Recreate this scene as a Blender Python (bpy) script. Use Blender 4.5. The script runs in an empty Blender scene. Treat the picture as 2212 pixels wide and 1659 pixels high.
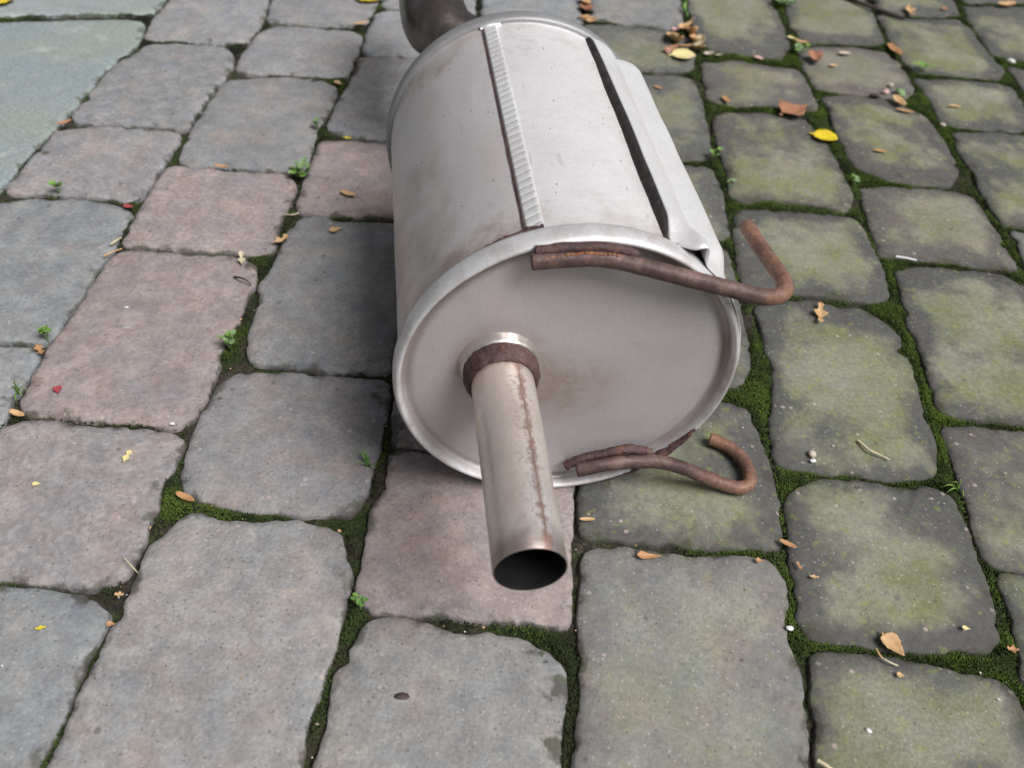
import bpy, bmesh, math, random
import numpy as np
from mathutils import Vector, Matrix, noise

random.seed(7)
rng = np.random.default_rng(7)
sc = bpy.context.scene
COL = sc.collection

# ------------------------------------------------------------------ camera
CAM_H = 0.57                       # a phone held low over the pavement
FPX, IW, IH = 1916.0, 2212.0, 1659.0
Yc = Vector((192, 1890, -1916)).normalized()
Xc = Vector((1, -192 / 1890.0, 0)).normalized()
Zc = Xc.cross(Yc)
ROT = Matrix((Xc, Yc, Zc))         # rows = world axes in camera space -> cam to world
cam_d = bpy.data.cameras.new('camera')
cam = bpy.data.objects.new('camera', cam_d)
COL.objects.link(cam)
cam.matrix_world = Matrix.Translation((0, 0, CAM_H)) @ ROT.to_4x4()
cam_d.sensor_width = 36.0
cam_d.lens = 36.0 * FPX / IW
cam_d.clip_start = 0.02
cam_d.clip_end = 200.0
cam_d.dof.use_dof = True
cam_d.dof.focus_distance = 0.70
cam_d.dof.aperture_fstop = 6.3
sc.camera = cam

# ------------------------------------------------------------------ light: overcast, brighter to the right
SUN_DIR = Vector((0.48, -0.30, 0.82)).normalized()    # towards the bright part of the sky
el = math.asin(SUN_DIR.z)
azs = math.atan2(SUN_DIR.x, SUN_DIR.y)
w = bpy.data.worlds.new('World')
sc.world = w
w.use_nodes = True
nt = w.node_tree
nt.nodes.clear()
sky = nt.nodes.new('ShaderNodeTexSky')
sky.sky_type = 'NISHITA'
sky.sun_disc = False
sky.sun_elevation = el
sky.sun_rotation = azs
sky.air_density = 1.0
sky.dust_density = 6.0
sky.ozone_density = 1.0
hs = nt.nodes.new('ShaderNodeHueSaturation')
hs.inputs['Saturation'].default_value = 0.30
bg = nt.nodes.new('ShaderNodeBackground')
bg.inputs['Strength'].default_value = 0.05
wo = nt.nodes.new('ShaderNodeOutputWorld')
nt.links.new(sky.outputs[0], hs.inputs['Color'])
nt.links.new(hs.outputs[0], bg.inputs['Color'])
nt.links.new(bg.outputs[0], wo.inputs['Surface'])
sun_d = bpy.data.lights.new('sun', 'SUN')
sun_d.energy = 3.0
sun_d.angle = math.radians(32)
sun_d.color = (1.0, 0.985, 0.975)
sun = bpy.data.objects.new('sun', sun_d)
COL.objects.link(sun)
sun.rotation_euler = SUN_DIR.to_track_quat('Z', 'Y').to_euler()

sc.view_settings.view_transform = 'Standard'
sc.view_settings.look = 'None'
sc.view_settings.gamma = 1.0
sc.view_settings.use_curve_mapping = False
sc.view_settings.exposure = 0.32
sc.render.film_transparent = False
sc.cycles.max_bounces = 5
sc.cycles.diffuse_bounces = 3
sc.cycles.glossy_bounces = 3

# ------------------------------------------------------------------ helpers
def ground_pt(px, py, z=0.0):
    """where the line of sight through a photo point meets the height z"""
    d = ROT @ Vector((px - IW / 2, -(py - IH / 2), -FPX))
    t = (z - CAM_H) / d.z
    return Vector((d.x * t, d.y * t, z))

def px_scale(px, py, z=0.0):
    """metres per photo pixel at that ground point"""
    P = ground_pt(px, py, z) - Vector((0, 0, CAM_H))
    return (-(ROT.transposed() @ P).z) / FPX

def tag(o, label=None, cat=None, group=None, kind=None):
    if label: o['label'] = label
    if cat: o['category'] = cat
    if group: o['group'] = group
    if kind: o['kind'] = kind
    return o

def add_mesh(name, verts, faces, mat=None, parent=None, smooth=False, mats=None, fmat=None):
    me = bpy.data.meshes.new(name)
    me.from_pydata([tuple(v) for v in verts], [], faces)
    if mats:
        for m in mats: me.materials.append(m)
    elif mat: me.materials.append(mat)
    if fmat is not None: me.polygons.foreach_set('material_index', fmat)
    if smooth: me.polygons.foreach_set('use_smooth', [True] * len(me.polygons))
    me.update()
    o = bpy.data.objects.new(name, me)
    COL.objects.link(o)
    if parent: o.parent = parent
    return o

class NT:
    """small node-tree writer"""
    def __init__(self, name):
        self.m = bpy.data.materials.new(name)
        self.m.use_nodes = True
        self.t = self.m.node_tree
        self.b = self.t.nodes['Principled BSDF']
        self.b.inputs['Specular IOR Level'].default_value = 0.25
    def n(self, kind, **kw):
        nd = self.t.nodes.new(kind)
        for k, v in kw.items(): setattr(nd, k, v)
        return nd
    def put(self, sock, v):
        if hasattr(v, 'is_output') or isinstance(v, bpy.types.NodeSocket): self.t.links.new(v, sock)
        elif isinstance(v, (tuple, list)) and len(v) == 3 and sock.type == 'RGBA': sock.default_value = (*v, 1)
        else: sock.default_value = v
    def noise(self, vec, scale, detail=4, rough=0.55, w=None, dist=0.0):
        nd = self.n('ShaderNodeTexNoise')
        if w is not None:
            off = self.n('ShaderNodeVectorMath', operation='ADD')
            self.put(off.inputs[0], vec)
            cx = self.n('ShaderNodeCombineXYZ')
            self.put(cx.inputs[0], w); self.put(cx.inputs[2], w)
            self.t.links.new(cx.outputs[0], off.inputs[1])
            vec = off.outputs[0]
        if vec is not None: self.put(nd.inputs['Vector'], vec)
        nd.inputs['Scale'].default_value = scale
        nd.inputs['Detail'].default_value = detail
        nd.inputs['Roughness'].default_value = rough
        nd.inputs['Distortion'].default_value = dist
        return nd.outputs['Fac']
    def voro(self, vec, scale, feature='F1', rnd=1.0):
        nd = self.n('ShaderNodeTexVoronoi')
        nd.feature = feature
        self.put(nd.inputs['Vector'], vec)
        nd.inputs['Scale'].default_value = scale
        nd.inputs['Randomness'].default_value = rnd
        return nd
    def ramp(self, v, lo, hi, a=0.0, b=1.0, smooth=True):
        nd = self.n('ShaderNodeMapRange')
        nd.interpolation_type = 'SMOOTHSTEP' if smooth else 'LINEAR'
        self.put(nd.inputs['Value'], v)
        nd.inputs['From Min'].default_value = lo
        nd.inputs['From Max'].default_value = hi
        nd.inputs['To Min'].default_value = a
        nd.inputs['To Max'].default_value = b
        return nd.outputs[0]
    def math(self, op, a, b=0.0, clamp=False):
        nd = self.n('ShaderNodeMath', operation=op)
        nd.use_clamp = clamp
        self.put(nd.inputs[0], a); self.put(nd.inputs[1], b)
        return nd.outputs[0]
    def mix(self, f, a, b, mode='MIX'):
        nd = self.n('ShaderNodeMix', data_type='RGBA', blend_type=mode)
        self.put(nd.inputs['Factor'], f)
        self.put(nd.inputs[6], a)
        self.put(nd.inputs[7], b)
        return nd.outputs[2]
    def mapping(self, vec, scale=(1, 1, 1), rot=(0, 0, 0)):
        nd = self.n('ShaderNodeMapping')
        self.put(nd.inputs['Vector'], vec)
        nd.inputs['Scale'].default_value = scale
        nd.inputs['Rotation'].default_value = rot
        return nd.outputs[0]
    def pos(self): return self.n('ShaderNodeNewGeometry').outputs['Position']
    def obj(self): return self.n('ShaderNodeTexCoord').outputs['Object']
    def sep(self, vec):
        nd = self.n('ShaderNodeSeparateXYZ'); self.put(nd.inputs[0], vec)
        return nd.outputs
    def bump(self, h, dist, strength=1.0, normal=None):
        nd = self.n('ShaderNodeBump')
        self.put(nd.inputs['Height'], h)
        nd.inputs['Distance'].default_value = dist
        nd.inputs['Strength'].default_value = strength
        if normal is not None: self.put(nd.inputs['Normal'], normal)
        return nd.outputs[0]
    def out(self, color=None, rough=None, metal=None, normal=None, spec=None):
        for k, v in (('Base Color', color), ('Roughness', rough), ('Metallic', metal), ('Normal', normal), ('Specular IOR Level', spec)):
            if v is not None: self.put(self.b.inputs[k], v)
        return self.m

# ------------------------------------------------------------------ materials
def mat_paver():
    k = NT('tumbled concrete')
    p = k.pos()
    oi = k.n('ShaderNodeObjectInfo')
    rnd = k.math('MULTIPLY', oi.outputs['Random'], 40.0)
    tint = oi.outputs['Color']
    at = k.n('ShaderNodeAttribute'); at.attribute_type = 'OBJECT'; at.attribute_name = 'algae'
    algae = at.outputs['Fac']
    ed = k.n('ShaderNodeAttribute'); ed.attribute_type = 'GEOMETRY'; ed.attribute_name = 'edge'
    edge = ed.outputs['Fac']
    big = k.noise(p, 14, 3, 0.5, w=rnd)
    mid = k.noise(p, 55, 3, 0.6, w=rnd)
    fine = k.noise(p, 330, 2, 0.65, w=rnd)
    # the face itself: mottled concrete
    warm = k.mix(k.ramp(big, 0.35, 0.68), tint, k.mix(1.0, tint, (0.86, 0.89, 0.92), 'MULTIPLY'))
    c = k.mix(k.ramp(mid, 0.3, 0.75), k.mix(1.0, warm, (0.84, 0.83, 0.84), 'MULTIPLY'), k.mix(1.0, warm, (1.12, 1.12, 1.12), 'MULTIPLY'))
    hue = k.noise(p, 32, 3, 0.6, w=k.math('ADD', rnd, 4.0))
    c = k.mix(k.ramp(hue, 0.36, 0.46, 0.5, 0.0), c, k.mix(1.0, c, (0.86, 0.95, 1.04), 'MULTIPLY'))
    c = k.mix(k.ramp(hue, 0.54, 0.66, 0.0, 0.6), c, k.mix(1.0, c, (1.12, 1.00, 0.93), 'MULTIPLY'))
    # green-olive film in the middle of the shaded stones, dark damp border round it
    em = k.math('ADD', edge, k.ramp(k.noise(p, 26, 3, 0.65, w=rnd), 0.25, 0.75, -0.30, 0.30))
    em = k.math('ADD', em, k.ramp(k.noise(p, 9, 2, 0.5, w=k.math('ADD', rnd, 21.0)), 0.3, 0.7, -0.42, 0.36))
    border = k.ramp(em, 0.15, 0.90)
    dark = k.mix(0.78, c, (0.066, 0.065, 0.063))
    film = k.mix(k.ramp(k.noise(p, 17, 3, 0.55, w=k.math('ADD', rnd, 9.0)), 0.36, 0.66), (0.165, 0.182, 0.072), (0.255, 0.255, 0.185))
    film = k.mix(k.ramp(k.noise(p, 90, 2, 0.6, w=rnd), 0.35, 0.75, 0.0, 0.5), film, (0.19, 0.185, 0.15))
    wet = k.mix(border, dark, k.mix(0.78, c, film))
    c = k.mix(algae, c, wet)
    # lichen freckles, yellow-green
    fr = k.math('MULTIPLY', k.ramp(k.noise(p, 120, 2, 0.6, w=rnd), 0.60, 0.70), k.math('MULTIPLY', algae, 0.42))
    c = k.mix(fr, c, (0.22, 0.25, 0.06))
    # sand grains
    c = k.mix(1.0, c, k.mix(k.ramp(k.mix(oi.outputs['Random'], fine, k.noise(p, 210, 2, 0.6, w=rnd)), 0.28, 0.74), (0.82, 0.82, 0.83), (1.16, 1.16, 1.15)), 'MULTIPLY')
    v1 = k.voro(p, 300)
    g1 = k.math('MULTIPLY', k.ramp(v1.outputs['Distance'], 0.20, 0.32, 1.0, 0.0), k.ramp(k.sep(v1.outputs['Color'])[0], 0.83, 0.87))
    c = k.mix(k.math('MULTIPLY', g1, 0.34), c, (0.50, 0.48, 0.46))
    g2 = k.math('MULTIPLY', k.ramp(v1.outputs['Distance'], 0.22, 0.36, 1.0, 0.0), k.ramp(k.sep(v1.outputs['Color'])[1], 0.84, 0.88))
    c = k.mix(k.math('MULTIPLY', g2, 0.5), c, (0.075, 0.072, 0.07))
    v2 = k.voro(p, 75)
    g3 = k.math('MULTIPLY', k.ramp(v2.outputs['Distance'], 0.10, 0.17, 1.0, 0.0), k.ramp(k.sep(v2.outputs['Color'])[2], 0.90, 0.93))
    pit = k.math('MULTIPLY', k.ramp(v2.outputs['Distance'], 0.10, 0.24, 1.0, 0.0), k.ramp(k.sep(v2.outputs['Color'])[1], 0.92, 0.95))
    c = k.mix(k.math('MULTIPLY', pit, 0.6), c, (0.08, 0.075, 0.07))
    c = k.mix(k.math('MULTIPLY', g3, 0.6), c, (0.44, 0.36, 0.33))
    # soil and moss creeping up the arrises
    dirt = k.math('ADD', edge, k.ramp(k.noise(p, 48, 3, 0.65, w=rnd), 0.25, 0.75, -0.15, 0.22))
    dirt = k.math('SUBTRACT', dirt, k.ramp(k.noise(p, 19, 4, 0.6, w=k.math('ADD', rnd, 13.0)), 0.58, 0.72, 0.0, 0.28))
    dirt = k.math('ADD', k.ramp(dirt, -0.05, 0.13, 0.85, 0.0), k.math('MULTIPLY', k.ramp(dirt, 0.05, 0.34, 0.34, 0.0), k.ramp(algae, 0.0, 1.0, 0.25, 1.0)), True)
    soil = k.mix(k.ramp(mid, 0.45, 0.6), (0.060, 0.053, 0.047), (0.055, 0.060, 0.034))
    c = k.mix(k.math('MULTIPLY', dirt, 0.88), c, soil)
    h = k.math('ADD', k.math('MULTIPLY', fine, 0.55), k.math('MULTIPLY', mid, 1.0))
    nrm = k.bump(h, 0.0016, 0.6)
    return k.out(c, k.ramp(mid, 0.3, 0.7, 0.72, 0.92), 0.0, nrm, 0.30)

def mat_slab():
    k = NT('smooth bluish slab')
    p = k.pos()
    oi = k.n('ShaderNodeObjectInfo')
    ed = k.n('ShaderNodeAttribute'); ed.attribute_type = 'GEOMETRY'; ed.attribute_name = 'edge'
    n1 = k.noise(p, 7, 4, 0.6); n2 = k.noise(p, 40, 5, 0.65); n3 = k.noise(p, 240, 3, 0.6)
    c = k.mix(k.ramp(n1, 0.35, 0.65), oi.outputs['Color'], (0.25, 0.285, 0.26))
    c = k.mix(k.ramp(k.noise(p, 13, 6, 0.7, dist=0.6), 0.54, 0.68, 0.0, 0.65), c, (0.42, 0.46, 0.43))
    c = k.mix(k.ramp(n2, 0.5, 0.7, 0.0, 0.35), c, (0.20, 0.22, 0.20))
    c = k.mix(1.0, c, k.mix(k.ramp(n3, 0.3, 0.7), (0.82, 0.82, 0.82), (1.15, 1.15, 1.15)), 'MULTIPLY')
    dirt = k.ramp(k.math('ADD', ed.outputs['Fac'], k.ramp(n2, 0.3, 0.7, -0.2, 0.2)), 0.0, 0.10, 0.8, 0.0)
    c = k.mix(dirt, c, (0.10, 0.11, 0.09))
    return k.out(c, 0.6, 0.0, k.bump(n3, 0.0008, 0.5))

def mat_soil():
    k = NT('joint soil and moss film')
    p = k.pos()
    n1 = k.noise(p, 28, 5, 0.65); n2 = k.noise(p, 260, 4, 0.65); n3 = k.noise(p, 9, 3, 0.5)
    c = k.mix(k.ramp(n2, 0.3, 0.7), (0.018, 0.015, 0.012), (0.070, 0.057, 0.044))
    g = k.mix(k.ramp(n2, 0.3, 0.7), (0.012, 0.020, 0.006), (0.040, 0.060, 0.014))
    c = k.mix(k.ramp(k.math('ADD', n1, k.math('MULTIPLY', n3, 0.5)), 0.62, 0.86), c, g)
    return k.out(c, 0.95, 0.0, k.bump(n2, 0.003, 1.0))

def mat_moss():
    k = NT('moss')
    p = k.pos()
    n1 = k.noise(p, 24, 4, 0.6); n2 = k.noise(p, 190, 3, 0.6); n3 = k.noise(p, 8, 3, 0.5)
    c = k.mix(k.ramp(n1, 0.34, 0.66), (0.024, 0.040, 0.009), (0.098, 0.165, 0.020))
    c = k.mix(k.ramp(n2, 0.40, 0.75, 0.0, 0.5), c, (0.10, 0.14, 0.03))
    px = k.sep(p)[0]
    c = k.mix(k.math('MULTIPLY', k.ramp(n3, 0.42, 0.62, 1.0, 0.25), k.ramp(px, -0.1, 0.30, 0.92, 0.35)), c, (0.022, 0.022, 0.014))
    return k.out(c, 0.85, 0.0)

def mat_plain(name, c1, c2, scale=200, rough=0.7, metal=0.0, bumpd=0.0, detail=4, spec=0.25):
    k = NT(name)
    p = k.obj()
    n1 = k.noise(p, scale, detail, 0.6)
    c = k.mix(k.ramp(n1, 0.3, 0.7), c1, c2)
    return k.out(c, rough, metal, k.bump(n1, bumpd, 0.8) if bumpd else None, spec)

def mat_steel(name, base=(0.60, 0.60, 0.61), warm=0.0, ends=True, rough=0.40, metal=0.80, face=False, pipe=False):
    k = NT(name)
    p = k.obj()
    x, y, z = k.sep(p)
    n1 = k.noise(p, 9, 4, 0.6); n2 = k.noise(p, 45, 5, 0.65); n3 = k.noise(p, 380, 3, 0.6)
    brushed = k.noise(k.mapping(p, (60, 900, 60)), 1.0, 3, 0.6)
    c = k.mix(k.ramp(n1, 0.35, 0.7), base, tuple(v * f for v, f in zip(base, (0.93, 0.90, 0.90))))
    c = k.mix(k.ramp(n2, 0.45, 0.75, 0.0, 0.20), c, (0.50, 0.47, 0.47))
    if ends:
        # rust bleeding out of both crimped seams
        d = k.math('SUBTRACT', 0.160, k.math('ABSOLUTE', k.math('SUBTRACT', y, 0.168)))
        m = k.ramp(k.math('ADD', d, k.ramp(n2, 0.3, 0.7, -0.030, 0.030)), -0.005, 0.055, 1.0, 0.0)
        m = k.math('MULTIPLY', m, k.ramp(n1, 0.40, 0.62, 0.10, 0.75))
        c = k.mix(m, c, (0.36, 0.245, 0.185))
        # brown tarnish low on the left flank, its shaded side also painted darker
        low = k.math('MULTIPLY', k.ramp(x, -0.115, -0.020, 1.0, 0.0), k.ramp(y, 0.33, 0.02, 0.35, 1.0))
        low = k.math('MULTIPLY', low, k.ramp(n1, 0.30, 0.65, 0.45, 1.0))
        low = k.math('MAXIMUM', low, k.ramp(x, -0.040, -0.034, 0.50, 0.0))  # shade left of the seam, painted as an even darker step
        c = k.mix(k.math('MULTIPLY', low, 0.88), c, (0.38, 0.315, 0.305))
        # little scuffs and pits
        sp = k.voro(k.mapping(p, (230, 90, 230), (0.0, 0.0, 0.5)), 1.0)
        pit = k.math('MULTIPLY', k.ramp(sp.outputs['Distance'], 0.10, 0.20, 1.0, 0.0), k.ramp(k.sep(sp.outputs['Color'])[0], 0.76, 0.82))
        pit = k.math('MULTIPLY', pit, k.ramp(n2, 0.40, 0.60, 0.05, 0.75))
        c = k.mix(pit, c, (0.20, 0.18, 0.17))
    if face:
        dx = k.math('SUBTRACT', x, -0.012); dz = k.math('SUBTRACT', z, 0.112)
        r2 = k.math('SQRT', k.math('ADD', k.math('MULTIPLY', dx, dx), k.math('MULTIPLY', k.math('MULTIPLY', dz, dz), 2.0)))
        st = k.math('MULTIPLY', k.ramp(r2, 0.008, 0.075, 1.0, 0.0), k.ramp(n2, 0.25, 0.65, 0.35, 1.0))
        c = k.mix(k.math('MULTIPLY', st, 0.80), c, (0.33, 0.255, 0.20))
        px_ = k.math('SUBTRACT', x, -0.0502); pz_ = k.math('SUBTRACT', z, 0.1388)
        r3 = k.math('SQRT', k.math('ADD', k.math('MULTIPLY', px_, px_), k.math('MULTIPLY', pz_, pz_)))
        ha = k.math('MULTIPLY', k.ramp(r3, 0.026, 0.042, 1.0, 0.0), k.ramp(n2, 0.3, 0.65, 0.3, 1.0))
        c = k.mix(k.math('MULTIPLY', ha, 0.55), c, (0.30, 0.20, 0.14))
        R = k.math('SQRT', k.math('ADD', k.math('MULTIPLY', x, x), k.math('MULTIPLY', k.math('SUBTRACT', z, 0.1252), k.math('SUBTRACT', z, 0.1252))))
        c = k.mix(k.ramp(R, 0.1188, 0.1198), c, k.mix(k.ramp(n2, 0.4, 0.7), (0.70, 0.69, 0.70), (0.50, 0.46, 0.45)))
        gr = k.math('MULTIPLY', k.ramp(R, 0.109, 0.115, 0.0, 1.0), k.ramp(R, 0.118, 0.1200, 1.0, 0.0))
        c = k.mix(k.math('MULTIPLY', gr, k.ramp(n1, 0.3, 0.7, 0.25, 0.85)), c, (0.24, 0.19, 0.165))
    if pipe:
        t = k.ramp(k.noise(k.mapping(p, (25, 9, 25)), 1.0, 4, 0.6), 0.35, 0.68)
        c = k.mix(t, c, (0.74, 0.64, 0.57))
        tip = k.ramp(k.math('ADD', y, k.ramp(n2, 0.3, 0.7, -0.004, 0.004)), -0.166, -0.142, 1.0, 0.0)
        c = k.mix(k.math('MULTIPLY', tip, 0.75), c, (0.20, 0.15, 0.13))
        ang = k.math('ARCTAN2', k.math('SUBTRACT', z, 0.1388), k.math('SUBTRACT', x, -0.0502))
        da = k.math('ABSOLUTE', k.math('SUBTRACT', ang, 1.152))
        stn = k.math('MULTIPLY', k.ramp(k.math('ADD', da, k.ramp(k.noise(p, 140, 4, 0.7), 0.3, 0.7, -0.10, 0.12)), 0.02, 0.20, 1.0, 0.0), k.ramp(n2, 0.25, 0.6, 0.35, 0.9))
        c = k.mix(stn, c, (0.36, 0.22, 0.18))
        spk = k.math('MULTIPLY', k.ramp(k.noise(p, 420, 2, 0.6), 0.60, 0.68), k.ramp(da, 0.1, 0.75, 0.7, 0.0))
        c = k.mix(spk, c, (0.26, 0.15, 0.12))
        basez = k.ramp(y, -0.045, -0.010, 0.0, 0.55)
        c = k.mix(k.math('MULTIPLY', basez, k.ramp(n2, 0.3, 0.6, 0.2, 1.0)), c, (0.62, 0.47, 0.36))
    sc1 = k.noise(k.mapping(p, (260, 26, 26), (0.2, 0.5, 0.3)), 1.0, 2, 0.5)
    sc2 = k.noise(k.mapping(p, (22, 190, 60), (0.4, 0.1, -0.6)), 1.0, 2, 0.5)
    c = k.mix(k.ramp(sc1, 0.69, 0.74, 0.0, 0.22), c, (0.34, 0.31, 0.30))
    c = k.mix(k.ramp(sc2, 0.70, 0.76, 0.0, 0.20), c, (0.36, 0.33, 0.32))
    c = k.mix(1.0, c, k.mix(k.ramp(n3, 0.3, 0.7), (0.95, 0.95, 0.95), (1.04, 1.04, 1.04)), 'MULTIPLY')
    r = k.math('ADD', k.ramp(n2, 0.3, 0.7, rough - 0.05, rough + 0.10), k.ramp(brushed, 0.3, 0.7, -0.03, 0.05))
    h = k.math('ADD', n1, k.math('MULTIPLY', n3, 0.02))
    return k.out(c, r, metal, k.bump(h, 0.0035, 0.35), 0.5)

def mat_rust(name, a=(0.085, 0.052, 0.050), b=(0.205, 0.138, 0.128), orange=0.25, bd=0.0014, hook=False):
    k = NT(name)
    p = k.obj()
    n1 = k.noise(p, 38, 5, 0.65); n2 = k.noise(p, 420, 4, 0.7); n3 = k.noise(p, 110, 4, 0.6)
    c = k.mix(k.ramp(n1, 0.35, 0.68), a, b)
    if hook: c = k.mix(k.math('MULTIPLY', k.ramp(k.sep(p)[0], 0.105, 0.150), k.ramp(n1, 0.3, 0.6, 0.35, 0.85)), c, (0.27, 0.145, 0.095))
    c = k.mix(k.ramp(n3, 0.58, 0.74, 0.0, orange), c, (0.34, 0.15, 0.055))
    c = k.mix(1.0, c, k.mix(k.ramp(n2, 0.3, 0.7), (0.74, 0.73, 0.74), (1.24, 1.22, 1.20)), 'MULTIPLY')
    h = k.math('ADD', k.math('MULTIPLY', n2, 0.5), n3)
    return k.out(c, k.ramp(n3, 0.3, 0.7, 0.42, 0.66), 0.15, k.bump(h, bd, 0.9), 0.35)

M_PAVER, M_SLAB, M_SOIL, M_MOSS = mat_paver(), mat_slab(), mat_soil(), mat_moss()
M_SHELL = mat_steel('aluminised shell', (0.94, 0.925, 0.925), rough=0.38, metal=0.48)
M_FACE = mat_steel('end cap steel', (0.55, 0.52, 0.535), ends=False, face=True, rough=0.42, metal=0.40)
M_SHIELD = mat_steel('heat shield sheet', (0.76, 0.765, 0.765), ends=False, rough=0.46, metal=0.40)
M_REAR = mat_steel('dirty rear cap', (0.30, 0.30, 0.31), ends=False, rough=0.5, metal=0.4)
M_SEAM = mat_steel('weld seam strip', (0.90, 0.895, 0.89), ends=False, rough=0.38, metal=0.6)
M_PIPE = mat_steel('tarnished stainless pipe', (0.93, 0.885, 0.85), ends=False, pipe=True, rough=0.30, metal=0.68)
M_INLET = mat_steel('heat-stained inlet pipe', (0.13, 0.112, 0.104), ends=False, rough=0.30, metal=0.8)
M_LIP = mat_steel('bright collar', (0.62, 0.58, 0.54), ends=False, rough=0.30, metal=0.85)
M_ROD = mat_rust('rusty rod', (0.070, 0.044, 0.041), (0.190, 0.120, 0.106), 0.20, 0.0008, True)
M_WELD = mat_rust('rusty weld', (0.060, 0.033, 0.034), (0.120, 0.068, 0.064), 0.45, 0.0022)
M_OWELD = mat_rust('orange rust', (0.30, 0.13, 0.05), (0.45, 0.23, 0.11), 0.5, 0.0022)
M_SOOT = mat_plain('soot', (0.002, 0.002, 0.0025), (0.005, 0.005, 0.0055), 200, 0.85)

# ------------------------------------------------------------------ the setting: ground
def plane(name, x0, x1, y0, y1, z, mat):
    return add_mesh(name, [(x0, y0, z), (x1, y0, z), (x1, y1, z), (x0, y1, z)], [(0, 1, 2, 3)], mat)
g = plane('ground', -60, 60, -60, 60, -0.030, M_SOIL)
tag(g, 'dark mossy soil under the paving', 'ground', kind='structure')
pav = bpy.data.objects.new('pavement', None)
COL.objects.link(pav)
tag(pav, 'tumbled concrete paving stones with mossy joints', 'pavement', kind='structure')

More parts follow.
